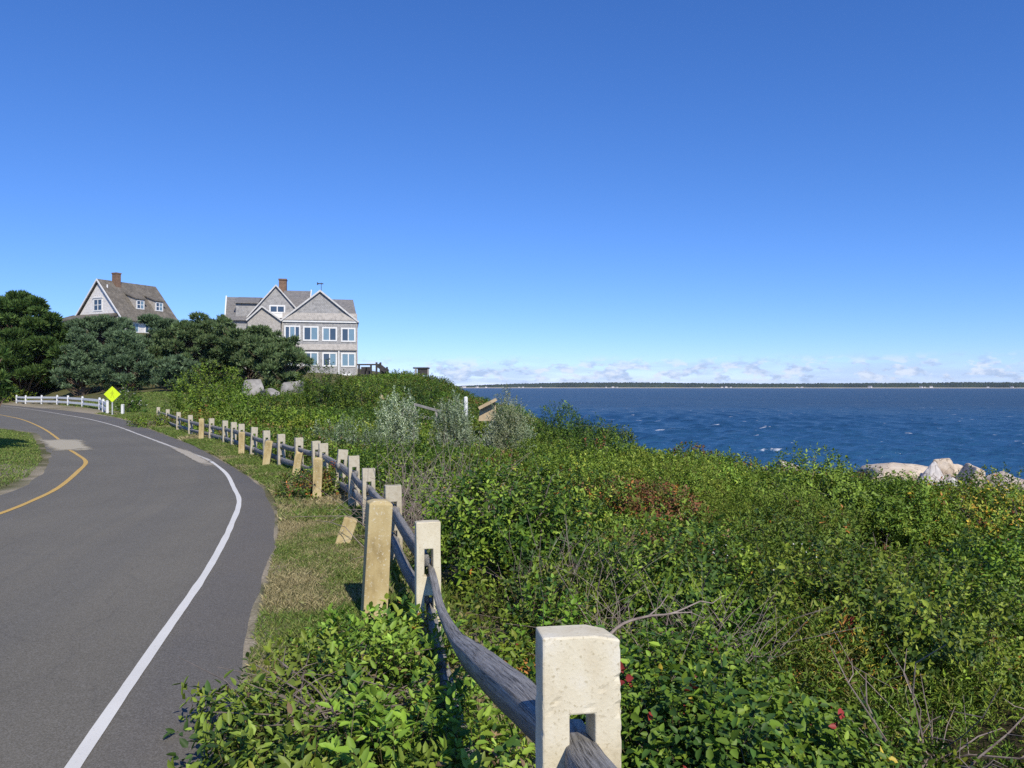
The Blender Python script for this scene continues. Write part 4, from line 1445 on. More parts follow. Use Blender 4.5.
def build_dune_things():
    # terrace beside the house, dark railing
    d = 86.0
    root = empty('wooden_terrace', tuple(pt(372, 378, d)))
    inv = Matrix.Translation(-pt(372, 378, d))
    def part(mb, name, mat):
        o = mb.build(name, mat, root); o.matrix_parent_inverse = inv
        return o
    a, b = pt(357, 374.5, d), pt(388, 374.5, d)
    part(MB().box(a.x, b.x, d, d + 4, a.z - 0.35, a.z), 'deck', M_DARKWOOD)
    part(MB().box(a.x, pt(372, 0, d).x, d - 0.3, d + 0.2, a.z - 1.6, a.z - 0.4), 'sand_face', M_SAND)
    zt = pt(0, 364.6, d).z
    part(MB().bar((a.x, d, zt), (pt(379, 0, d).x, d, zt), 0.08, 0.16), 'handrail', M_DARKWOOD)
    for px in (359, 371, 376.5, 380.5, 387):
        x = pt(px, 0, d).x
        part(MB().box(x - 0.09, x + 0.09, d - 0.1, d + 0.1, a.z, zt + (0.25 if px > 376 and px < 384 else -0.25 if px > 384 else 0)), 'post', M_DARKWOOD)
    part(MB().bar(pt(378, 365, d), pt(386, 371, d), 0.1, 0.5), 'stair_rail', M_DARKWOOD)
    part(MB().box(pt(380, 0, d).x, pt(388, 0, d).x, d + 0.2, d + 0.5, a.z, pt(0, 369, d).z), 'panel', M_DARKWOOD)
    # seats on it
    for px in (362, 366.5):
        x = pt(px, 0, d).x
        part(MB().box(x - 0.3, x + 0.3, d + 0.6, d + 1.1, a.z, a.z + 0.42).box(x - 0.3, x + 0.3, d + 1.1, d + 1.2, a.z, a.z + 0.85), 'bench', M_DARKWOOD)
    tag(root, 'dark wooden terrace with a railing at the side of the shingled house', 'terrace')
    # pale ball-like stone in front of it
    p = pt(373.2, 377.2, 80)
    o = boulder(tuple(p), (0.22, 0.2, 0.17), 91)
    tag(o, 'small whitish stone on the dune just below the dark terrace', 'stone')
    # lookout box on the dune top
    d = 73.0
    root2 = empty('lookout_platform', tuple(pt(420, 378, d)))
    inv2 = Matrix.Translation(-pt(420, 378, d))
    def part2(mb, name, mat):
        o = mb.build(name, mat, root2); o.matrix_parent_inverse = inv2
        return o
    a, b = pt(417.5, 378, d), pt(427.6, 378, d)
    part2(MB().box(a.x, b.x, d, d + 0.3, pt(0, 375.2, d).z, pt(0, 368.6, d).z), 'screen', M_DARKWOOD)
    part2(MB().box(pt(413, 0, d).x, b.x + 0.05, d - 0.1, d + 1.4, pt(0, 368.6, d).z, pt(0, 367.3, d).z), 'top', M_DARKWOOD)
    part2(MB().box(pt(415, 0, d).x, pt(416.6, 0, d).x, d - 0.12, d + 0.1, pt(0, 380, d).z, pt(0, 368.6, d).z), 'post', M_GREYWOOD)
    part2(MB().bar(pt(416.6, 375, d), pt(429, 379.6, d), 0.3, 0.14), 'stair_rail', M_SAND)
    part2(MB().box(b.x, b.x + 0.12, d - 0.1, d + 0.1, pt(0, 378, d).z, pt(0, 369, d).z), 'post', M_GREYWOOD)
    tag(root2, 'small dark lookout platform on the crest of the dune', 'platform')
    # stair down the dune with grey rails
    d = 48.0
    p0 = pt(416, 404, d)
    root3 = empty('beach_stair', tuple(p0))
    inv3 = Matrix.Translation(-p0)
    def part3(mb, name, mat):
        o = mb.build(name, mat, root3); o.matrix_parent_inverse = inv3
        return o
    part3(MB().bar(pt(415, 404.4, d), pt(441, 411.6, d - 1), 0.10, 0.13), 'handrail', M_GREYWOOD)
    for px, v0, v1, dd in ((415.2, 403.2, 413, d), (436.5, 409.5, 418, d - 0.8), (403, 407.5, 414, d)):
        q = pt(px, v0, dd); q2 = pt(px, v1, dd)
        part3(MB().box(q.x - 0.06, q.x + 0.06, dd - 0.06, dd + 0.06, q2.z - 0.3, q.z), 'post', M_GREYWOOD)
    part3(MB().bar(pt(403, 407.8, d), pt(414, 412.8, d), 0.10, 0.13), 'handrail', M_GREYWOOD)
    part3(MB().bar(pt(404, 414.5, d + 0.5), pt(441, 419.5, d), 1.0, 0.12), 'walkway', M_GREYWOOD)
    tag(root3, 'grey wooden beach stair rails crossing the scrub below the dune', 'stair')
    q = pt(384, 397, 52)
    o = MB().bar(pt(380.5, 396.2, 52), pt(387, 398.4, 52), 0.25, 0.2).box(q.x - 0.05, q.x + 0.1, 51.9, 52.1, q.z - 1.2, q.z - 0.05).build('trail_marker', M_SAND)
    tag(o, 'short tan board on a post in the dune scrub', 'marker')
    # white marker post between the silver shrubs
    d = 40.0
    b0, t0 = pt(465.8, 413, d), pt(465.8, 396.6, d)
    o = MB().tube([(b0.x, d, b0.z - 0.8), (b0.x, d, t0.z - 0.06), (b0.x, d, t0.z)], [0.10, 0.10, 0.06], 10).build('marker_post', M_WHITE, smooth=False)
    tag(o, 'round white marker post standing between the silvery shrubs', 'post')
    # tan bulkhead with a sloping top beside the white post
    d = 41.0
    A = [pt(480, 408.4, d), pt(495, 400.2, d), pt(497, 421, d), pt(478.5, 421, d)]
    root4 = empty('bulkhead', tuple(A[3]))
    inv4 = Matrix.Translation(-A[3])
    o = MB().prism([(p.x, p.z) for p in A], d, d + 0.5).build('panel', M_SAND, root4); o.matrix_parent_inverse = inv4
    o = MB().bar(pt(479, 408.2, d - 0.1), pt(496.5, 399.2, d - 0.1), 0.7, 0.16).build('cap_board', M_SAND, root4); o.matrix_parent_inverse = inv4
    tag(root4, 'tan plank bulkhead with a sloping cap board behind the silvery shrubs', 'bulkhead')


build_dune_things()


# ------------------------------------------------------------------ foliage engine
def leaf_template(K, l, w, th0, th1, six, droop=0.24, fold=0.25, seed=0, zs=(0.12, 0.98)):
    r = rng(seed)
    V = []
    for i in range(K):
        t = i / max(K - 1, 1)
        z = zs[0] + (zs[1] - zs[0]) * t
        az = i * 2.4 + r.normal(0, 0.35)
        th = RAD(th0 + (th1 - th0) * t) + r.normal(0, 0.18)
        d = np.array([math.cos(az) * math.sin(th), math.sin(az) * math.sin(th), math.cos(th)])
        s = np.array([-math.sin(az), math.cos(az), 0.0])
        n = np.cross(d, s); n = n if n[2] > 0 else -n
        roll = r.normal(0, 0.45)
        s, n = s * math.cos(roll) + n * math.sin(roll), n * math.cos(roll) - s * math.sin(roll)
        ll = l * (0.6 + 0.65 * r.random()); ww = w * (0.55 + 0.3 * r.random() + 0.4 * (ll / l - .55))
        b = np.array([0, 0, z]) + d * 0.10 * ll
        tip = b + d * ll - n * droop * ll
        if six:
            V += [b, b + d * ll * .28 + s * ww * .47 + n * fold * ww * .5, b + d * ll * .66 + s * ww * .40 + n * (fold * ww * .4 - droop * ll * .4),
                  tip, b + d * ll * .66 - s * ww * .40 + n * (fold * ww * .4 - droop * ll * .4), b + d * ll * .28 - s * ww * .47 + n * fold * ww * .5]
        else:
            V += [b, b + d * ll * .45 + s * ww * .5 + n * fold * ww * .5, tip, b + d * ll * .45 - s * ww * .5 + n * fold * ww * .5]
    return np.array(V)


TEMPL = {}


def get_templ(kind):
    if kind not in TEMPL:
        P = {'broad6': (7, .45, .25, 80, 35, True), 'broad': (7, .44, .30, 80, 35, False), 'small6': (9, .30, .19, 78, 30, True), 'small': (9, .33, .22, 78, 30, False),
             'narrow': (11, .34, .065, 62, 25, False), 'willow': (9, .38, .10, 60, 22, False), 'ivy6': (5, .72, .46, 85, 45, True)}[kind]
        TEMPL[kind] = [leaf_template(*P, seed=50 + k) for k in range(6)]
    return TEMPL[kind], (6 if kind.endswith('6') else 4)


class Foliage:
    """collects sprigs of leaves; built into one mesh"""
    def __init__(self):
        self.b = {4: ([], []), 6: ([], [])}
        self.nleaf = 0

    def sprigs(self, P, A, S, kind, pal, r, jit=0.15):
        T, m = get_templ(kind)
        n = len(P)
        if n == 0: return
        A = A / np.linalg.norm(A, axis=1)[:, None]
        ref = r.normal(0, 1, (n, 3))
        U = np.cross(A, ref); U /= np.linalg.norm(U, axis=1)[:, None]
        W = np.cross(A, U)
        cols = np.array([c for c, _ in pal]); pr = np.array([p for _, p in pal]); pr = pr / pr.sum()
        which = r.integers(0, len(T), n)
        for k in range(len(T)):
            s = np.where(which == k)[0]
            if len(s) == 0: continue
            t = T[k]
            V = P[s][:, None, :] + S[s][:, None, None] * (t[None, :, 0:1] * U[s][:, None, :] + t[None, :, 1:2] * W[s][:, None, :] + t[None, :, 2:3] * A[s][:, None, :])
            nl = t.shape[0] // m
            ci = r.choice(len(cols), len(s), p=pr)
            alt = r.choice(len(cols), (len(s), nl), p=pr)
            use = np.where(r.random((len(s), nl)) < 0.86, ci[:, None], alt)
            c = cols[use] * np.exp(r.normal(0, jit, (len(s), nl, 1))) * np.exp(r.normal(0, 0.10, (len(s), 1, 1)))
            c = np.repeat(c[:, :, None, :], m, 2)
            self.b[m][0].append(V.reshape(-1, 3).astype(np.float32)); self.b[m][1].append(c.reshape(-1, 3).astype(np.float32))
            self.nleaf += len(s) * nl
            if m == 6:                                # the twig that carries the leaves
                wv = W[s] * (0.014 * S[s])[:, None]
                b0 = P[s] - A[s] * (0.55 * S[s])[:, None]; e0 = P[s] + A[s] * S[s][:, None]; mid = (b0 + e0) / 2
                tw = np.array([0.13, 0.10, 0.05]) * np.exp(r.normal(0, .25, (len(s), 1)))
                self.quads(np.stack([b0, mid + wv, e0, mid - wv], 1), tw)

    def quads(self, V4, c):
        """V4 (n,4,3): loose four-point leaves"""
        self.b[4][0].append(V4.reshape(-1, 3).astype(np.float32)); self.b[4][1].append(np.repeat(c[:, None, :], 4, 1).reshape(-1, 3).astype(np.float32))
        self.nleaf += len(V4)

    def build(self, name, mat, parent=None, origin=None):
        V, C, Fc = [], [], []
        base = 0
        for m in (4, 6):
            if not self.b[m][0]: continue
            v = np.concatenate(self.b[m][0]); c = np.concatenate(self.b[m][1])
            i = np.arange(len(v)).reshape(-1, m) + base
            if m == 4:
                Fc += [np.concatenate([i[:, [0, 1, 2]], i[:, [0, 2, 3]]])]
            else:
                Fc += [np.concatenate([i[:, [0, 1, 2, 3]], i[:, [0, 3, 4, 5]]])]
            V.append(v); C.append(c); base += len(v)
        V = np.concatenate(V); C = np.clip(np.concatenate(C), 0.002, 0.85)
        if origin is not None: V = V - np.asarray(origin, np.float32)
        return np_mesh(name, V, Fc, mat, parent, C)


G_MID = (0.118, 0.190, 0.022); G_BRT = (0.188, 0.268, 0.034); G_DRK = (0.050, 0.102, 0.020); G_YEL = (0.28, 0.32, 0.045)
G_OLV = (0.155, 0.165, 0.036); RUST = (0.20, 0.085, 0.040); ORNG = (0.42, 0.18, 0.04); BRWN = (0.22, 0.15, 0.075); GOLD = (0.48, 0.36, 0.05); SILV = (0.41, 0.47, 0.345)
RED = (0.24, 0.035, 0.03)
PALS = {
    'ivy': [(G_MID, 5), (G_DRK, 5), (G_BRT, 3), (G_YEL, .3), (ORNG, .12), (RED, .08)],
    'vine': [(G_MID, 5), (G_BRT, 4), (G_DRK, 3), (G_YEL, .35), (ORNG, .08), (BRWN, .12)],
    'rose': [(G_MID, 5), (G_DRK, 3), (G_BRT, 3), (G_OLV, .6)],
    'lime': [(G_BRT, 5), (G_YEL, .9), (G_MID, 4)],
    'olive': [(G_OLV, 2.5), (G_MID, 5), (G_DRK, 2), (G_BRT, 1.5), (BRWN, .2)],
    'rust': [(RUST, 2.2), (BRWN, 1.5), (G_OLV, 3), (G_MID, 3), (ORNG, .3)],
    'gold': [(GOLD, 1), (ORNG, .8), (G_YEL, 3), (G_MID, 4), (G_BRT, 2), (RUST, .6)],
    'dark': [(G_DRK, 5), (G_MID, 3)],
    'silver': [(SILV, 6), ((0.29, 0.36, 0.22), 4), (G_OLV, .3)],
    'dune': [(G_MID, 5), (G_OLV, 1.5), (G_DRK, 3)],
    'golden': [(G_MID, 5), (G_OLV, 1.5), (G_BRT, 4), (G_YEL, .4)],
}


def bush(fo, cx, cy, zg, rx, ry, h, kind, pal, leaf, r, dens=1.0, up=0.55, low=-0.15, spike=0.0, lump=0.20):
    """leafy dome: sprigs spread through the outer shell of a lumpy half ellipsoid"""
    s = leaf * {'broad6': 2.3, 'broad': 2.3, 'small6': 3.1, 'small': 3.0, 'narrow': 2.9, 'willow': 2.7, 'ivy6': 1.4}[kind]
    area = 2.2 * math.pi * math.sqrt(rx * ry) * (0.55 * h + 0.45 * math.sqrt(rx * ry))
    n = int(max(6, dens * 1.9 * area / (s * s * 0.8)))
    d = r.normal(0, 1, (n, 3))
    d[:, 2] = np.abs(d[:, 2]) * 1.0 + low
    d /= np.linalg.norm(d, axis=1)[:, None]
    az = np.arctan2(d[:, 1], d[:, 0])
    ph = r.random(6) * 6.28
    lm = 1 + lump * (0.45 * np.sin(2 * az + ph[0]) * (1 - d[:, 2] * .5) + 0.35 * np.sin(3 * az + ph[1] + 2 * d[:, 2]) + 0.45 * np.sin(5 * az + ph[2] + 5 * d[:, 2]) + 0.4 * np.sin(7 * d[:, 2] + ph[3]))
    rho = (0.45 + 0.55 * r.random(n) ** 0.45) * lm
    P = np.stack([cx + d[:, 0] * rx * rho, cy + d[:, 1] * ry * rho, zg + np.maximum(d[:, 2], -0.1) * h * rho], 1)
    if low <= -0.5:                                   # overhanging crown on bare stems
        P[:, 2] = zg + h * 0.48 + d[:, 2] * h * 0.52 * rho
    P[:, 2] = np.maximum(P[:, 2], zg - 0.05 + 0.02 * r.random(n))
    A = d * 0.75 + np.array([0, 0, up]) + r.normal(0, 0.38, (n, 3))
    S = s * (0.75 + 0.5 * r.random(n))
    if spike > 0:
        k = r.random(n) < 0.12
        P[k, 2] += spike * r.random(k.sum()); A[k] = np.array([0, 0, 1]) + r.normal(0, 0.25, (k.sum(), 3))
    pl = PALS[pal] if isinstance(pal, str) else pal
    tint = np.exp(r.normal(0, 0.13)) * np.exp(r.normal(0, 0.05, 3))
    pl = [(tuple(np.array(c) * tint), w * math.exp(r.normal(0, 0.7))) for c, w in pl]
    fo.sprigs(P, A, S, kind, pl, r)


def stems(cx, cy, zg, rx, h, r, n=7, rad=0.012):
    mb = MB()
    for k in range(n):
        a = r.random() * 6.28
        q = 0.75 * rx * math.sqrt(r.random())
        e = Vector((math.cos(a) * q, math.sin(a) * q, h * (0.55 + 0.35 * r.random())))
        m = Vector((e.x * 0.35 + r.normal(0, .05) * rx, e.y * 0.35 + r.normal(0, .05) * rx, e.z * 0.55))
        P = catmull([(r.normal(0, .05) * rx, r.normal(0, .05) * rx, -0.1), m, e], 6)
        mb.tube([tuple(p) for p in P], list(np.linspace(rad, rad * 0.35, 6)), 5, False)
        for _ in range(2):
            b = P[r.integers(2, 5)]
            t = b + r.normal(0, 0.28, 3) * np.array([rx, rx, h * 0.6]) + np.array([0, 0, 0.15 * h])
            mb.tube([tuple(b), tuple((b + t) / 2 + r.normal(0, .03, 3) * rx), tuple(t)], [rad * .5, rad * .4, rad * .2], 4, False)
    return mb


SHRUB_SPOTS = []       # (x, y, r) kept clear of the general scrub


def shrub(name, label, cat, x, y, domes, kind, pal, leaf, seed, group=None, dens=1.0, low=-0.15, spike=0.0, up=0.55, stem_n=8, srad=0.013, lump=0.24, zoff=0.0, flowers=None):
    """one shrub standing at (x, y): domes = [(dx, dy, rx, ry, h)]"""
    r = rng(seed)
    zg = gz(x, y) + zoff
    root = empty(name, (x, y, zg))
    fo = Foliage()
    for dx, dy, rx, ry, h in domes:
        z = gz(x + dx, y + dy) + zoff
        bush(fo, x + dx, y + dy, z, rx, ry, h, kind, pal, leaf, r, dens, up, low, spike, lump)
        SHRUB_SPOTS.append((x + dx, y + dy, max(rx, ry)))
    o = fo.build('foliage', M_LEAF, root, (x, y, zg))
    rx = max(abs(dx) + q for dx, dy, q, _, _ in domes); hh = max(h for *_, h in domes)
    stems(x, y, zg, rx * 0.9, hh, r, stem_n, srad).build('stems', M_TWIG, root)
    if flowers:
        nf, colr, size, zlo = flowers
        Q = []
        for _ in range(nf):
            dx, dy, qx, qy, h = domes[r.integers(0, len(domes))]
            d = r.normal(0, 1, 3); d[2] = abs(d[2]); d[1] = -abs(d[1]) * 0.8 if r.random() < .7 else d[1]; d /= np.linalg.norm(d)
            c = np.array([dx + d[0] * qx * 1.04, dy + d[1] * qy * 1.04, zlo + d[2] * h * 1.05])
            for k in range(5):
                a = r.random(2) * 6.28
                u = np.array([math.cos(a[0]), math.sin(a[0]), 0.3 * r.normal()]) * size * (.7 + .5 * r.random()); w = np.array([-math.sin(a[0]) * .6, math.cos(a[0]) * .6, 0.8]) * size * .8
                cc = c + r.normal(0, size * .7, 3)
                Q.append([cc - u / 2, cc - w / 2, cc + u / 2, cc + w / 2])
        f2 = Foliage()
        f2.quads(np.array(Q), np.tile(np.array(colr), (len(Q), 1)))
        f2.build('flowers', M_LEAF, root)
    tag(root, label, cat, group)
    return root


def fan(px, d):
    return (px - 512) * d / F


def build_shrubs():
    # near, right of the fence
    shrub('shrub', 'dense dark green rounded shrub right behind the second slotted post', 'shrub', fan(505, 6.4), 6.6,
          [(0, 0, .50, .55, .98), (-.25, -.1, .38, .4, .92), (.30, .1, .42, .45, .85)], 'broad6', [(G_MID, 5), (G_DRK, 5), (G_BRT, 2.5)], 0.047, 201, dens=1.1, low=-0.6)
    shrub('shrub', 'orange-tipped golden shrub beside the bare brown gap near the rocks', 'shrub', fan(985, 12.5), 12.8, [(0, 0, 1.1, .9, 1.2), (.9, .5, .9, .8, 1.1)], 'broad', 'gold', 0.058, 202, low=-0.6)
    shrub('rose_bush', 'large green rose bush directly in front of the cream boulders', 'bush', fan(958, 25), 25, [(0, 0, 1.1, 0.9, .95), (-1.3, .3, .9, .9, .6)], 'small', [(G_MID, 4), (G_BRT, 3), (G_DRK, 2), (G_YEL, 1.5), (ORNG, .3)], 0.075, 203)
    shrub('rose_bush', 'yellowing rose bush with rusty tips beside the flat pale boulder', 'bush', fan(893, 26), 26, [(0, 0, 1.1, 1.0, .72), (-1.1, .4, 1.0, .9, .85)], 'small', [(G_YEL, 3), (G_MID, 3), (G_OLV, 3), (ORNG, 1), (RUST, 1)], 0.075, 204)
    shrub('rose_bush', 'rust-red bush at the end of the boulder heap', 'bush', fan(1014, 22), 22, [(0, 0, 1.0, .9, .6), (.9, .2, .9, .9, .6)], 'small', 'rust', 0.07, 205)
    shrub('rose_bush', 'twiggy reddish bush rising against the sea by the grey boulder', 'bush', fan(862, 28), 28, [(0, 0, 1.0, .9, 1.0)], 'small', [(RUST, 3), (G_OLV, 3), (G_MID, 3), (BRWN, 2)], 0.075, 206, spike=0.15, stem_n=14)
    shrub('rose_bush', 'green and orange bush breaking the skyline below the open sea', 'bush', fan(820, 29.5), 29.5, [(0, 0, 1.1, 1, .9), (-1.0, .2, .9, .9, .8)], 'small', [(G_MID, 4), (G_OLV, 2), (ORNG, 1), (G_YEL, 2)], 0.075, 207)
    shrub('shrub', 'dark leafy mound on the crest where the scrub meets the sea', 'shrub', fan(562, 40), 40, [(0, 0, 1.4, 1.3, 2.15), (1.4, .2, 1.3, 1.3, 1.75), (2.6, .6, 1.2, 1.2, 1.35)], 'small', 'dark', 0.095, 208, dens=1.9)
    shrub('shrub', 'dark green bush with a deep shaded hollow under it in mid scrub', 'shrub', fan(812, 13), 13, [(0, 0, 1.0, .8, 1.35), (.9, -.1, .8, .7, 1.15)], 'broad', [(G_DRK, 3), (G_MID, 5), (G_BRT, 3)], 0.056, 209, low=-0.6)
    shrub('shrub', 'rust-touched dark bush in the middle of the scrub slope', 'shrub', fan(603, 24), 24, [(0, 0, 1.1, 1.0, 1.45)], 'small', [(G_DRK, 4), (G_MID, 3), (RUST, 1.5)], 0.075, 210, low=-0.6)
    shrub('shrub', 'shaded green bush at the picture edge under the rust-red one', 'shrub', fan(1010, 17), 17.3, [(0, 0, 1.2, 1.0, 1.35)], 'small', [(G_DRK, 3), (G_MID, 5), (G_BRT, 2)], 0.065, 211, low=-0.6)
    shrub('vine', 'glossy dark broad-leaved vine beside the nearest slotted post', 'vine', fan(690, 3.2), 3.3, [(0, 0, .5, .4, .42), (.45, .2, .45, .4, .38), (-.2, .5, .4, .4, .42)], 'ivy6', [(G_DRK, 5), (G_MID, 4), (G_BRT, 1), (GOLD, .15), (RED, .1)], 0.046, 212, dens=1.1, stem_n=6, srad=.006)
    # silver shrubs
    for i, (px, d, w, h, lab) in enumerate(((397, 27, .62, 1.85, 'silvery grey-green shrub nearest the fence, in front of the stair rail'),
                                           (453, 29, .66, 2.05, 'silvery grey-green shrub in front of the white marker post'),
                                           (509, 31, .78, 2.3, 'broadest silvery grey-green shrub, just past the tan bulkhead'))):
        x = fan(px, d)
        shrub('silver_shrub', lab, 'shrub', x, d, [(0, 0, w, w * .9, h), (-.6 * w, .2, w * .55, w * .55, h * .80), (.55 * w, -.1, w * .55, w * .55, h * .84)], 'willow', 'silver', 0.095, 220 + i,
              'silvery shrubs in the scrub', dens=3.6, spike=0.22, up=0.9, lump=0.34)
    shrub('shrub', 'pale grey-green low shrub behind the fence, short of the silvery ones', 'shrub', fan(352, 22), 22, [(0, 0, .8, .7, .95), (-.7, .3, .7, .6, .8), (.7, .2, .6, .6, .85)], 'willow', [(SILV, 2), ((0.20, 0.28, 0.13), 4), (G_MID, 2)], 0.07, 224, dens=2.0)
    # behind the far fence
    shrub('shrub', 'big bright green rounded bush below the pines behind the far fence', 'shrub', fan(207, 46), 46, [(0, 0, 1.7, 1.6, 3.1), (-1.2, .3, 1.0, 1.0, 2.5), (1.3, .2, 1.2, 1.2, 2.4), (.4, -1.2, 1.3, 1, 1.6)], 'small', [(G_BRT, 6), (G_MID, 4), ((0.11, 0.20, 0.04), 3)], 0.13, 230)
    shrub('shrub', 'mid green bush between the bright rounded bush and the boulders', 'shrub', fan(246, 43), 43, [(0, 0, 1.6, 1.3, 1.7), (1.4, .2, 1.3, 1.2, 1.5)], 'small', [(G_MID, 5), (G_DRK, 2), (G_BRT, 2)], 0.12, 231)
    shrub('shrub', 'dark feathery bush in front of the shingled house cellar windows', 'shrub', fan(322, 50), 50, [(0, 0, .95, 1.0, 3.3), (-1.1, 0, 1.0, 1.0, 2.3), (1.2, .2, 1.2, 1.2, 2.4)], 'small', [(G_MID, 3), (G_DRK, 6)], 0.13, 232, spike=.5)
    shrub('shrub', 'low olive bush on the dune flank right of the feathery one', 'shrub', fan(362, 52), 52, [(0, 0, 1.5, 1.3, 1.9), (1.5, .3, 1.3, 1.2, 1.7)], 'small', 'dune', 0.13, 233)
    shrub('shrub', 'low mixed green bush at the road edge under the far fence end', 'shrub', fan(151, 32), 32, [(0, 0, .8, .6, .34), (.9, .1, .7, .5, .34), (-.6, .7, .6, .5, .3)], 'small', [(G_MID, 4), (G_OLV, 3), (G_BRT, 2), (RUST, .4)], 0.08, 234)
    shrub('flowering_shrub', 'dark shrub dotted with white flowers behind the yellow sign', 'shrub', fan(128, 48), 48.2, [(0, 0, .62, .6, 1.7), (-.45, .2, .5, .5, 1.3), (.45, .1, .45, .5, 1.15)], 'small', [(G_MID, 3), (G_DRK, 5)], 0.10, 235, flowers=(22, (0.75, 0.74, 0.72), 0.055, 0.1))
    shrub('hedge', 'clipped green hedge at the end of the white rail fence', 'hedge', fan(4, 78), 79, [(0, 0, 2.2, 1.2, 1.5), (-3, 0, 2.2, 1.2, 1.6), (-6, 0.5, 2.2, 1.2, 1.6)], 'small', [(G_MID, 4), (G_BRT, 3)], 0.16, 236, lump=.15)
    shrub('shrub', 'leafy clump at the foot of the slim tan guard post', 'shrub', fan(305, 11.6), 11.6, [(0, 0, .42, .32, .34), (.38, .15, .4, .32, .36), (.1, .5, .35, .3, .3)], 'broad', [(G_MID, 4), (G_DRK, 2), (G_OLV, 2), (RUST, .8), (ORNG, .4)], 0.045, 237, srad=.006)
    # tree and bush just outside the frame that shade the inner lawn
    # bottom: low leafy bush spilling on to the verge by the near rail
    domes = []
    r = rng(4)
    for px, d, q, h in ((215, 3.75, .17, .20), (232, 3.3, .26, .26), (300, 3.2, .36, .34), (365, 3.0, .36, .36), (300, 4.0, .34, .28), (360, 4.0, .38, .32), (420, 3.5, .34, .30), (345, 4.7, .32, .24), (395, 4.7, .34, .26), (430, 4.3, .30, .22),
                        (270, 2.75, .32, .30), (350, 2.6, .3, .34), (430, 2.8, .28, .28), (455, 3.2, .26, .26), (478, 2.6, .24, .24), (300, 4.55, .2, .16)):
        domes.append((fan(px, d) - fan(330, 3.6), d - 3.6, q * .94, q * .94, h * .86))
    shrub('verge_bush', 'low glossy leafy bush spilling over the verge beside the near rail', 'bush', fan(330, 3.6) + 0.07, 3.6, domes, 'broad6', [((0.20, 0.29, 0.042), 6), (G_BRT, 5), (G_MID, 3), (G_YEL, .9), (ORNG, .15), (BRWN, .3), (G_DRK, 2.6)], 0.046, 240, dens=1.1, up=0.75, stem_n=24, srad=.006, lump=.28)
    # asters and goldenrod
    x, d = fan(800, 6.9), 6.9
    shrub('aster', 'feathery plant sprinkled with small white flowers in the near scrub', 'plant', x, d, [(0, 0, .65, .5, .62), (-.55, .2, .5, .4, .55), (.4, -.4, .45, .4, .5)], 'narrow', 'golden', 0.05, 250, up=1.2, spike=.12, flowers=(80, (0.72, 0.70, 0.70), 0.017, 0.05), srad=.006)


build_shrubs()


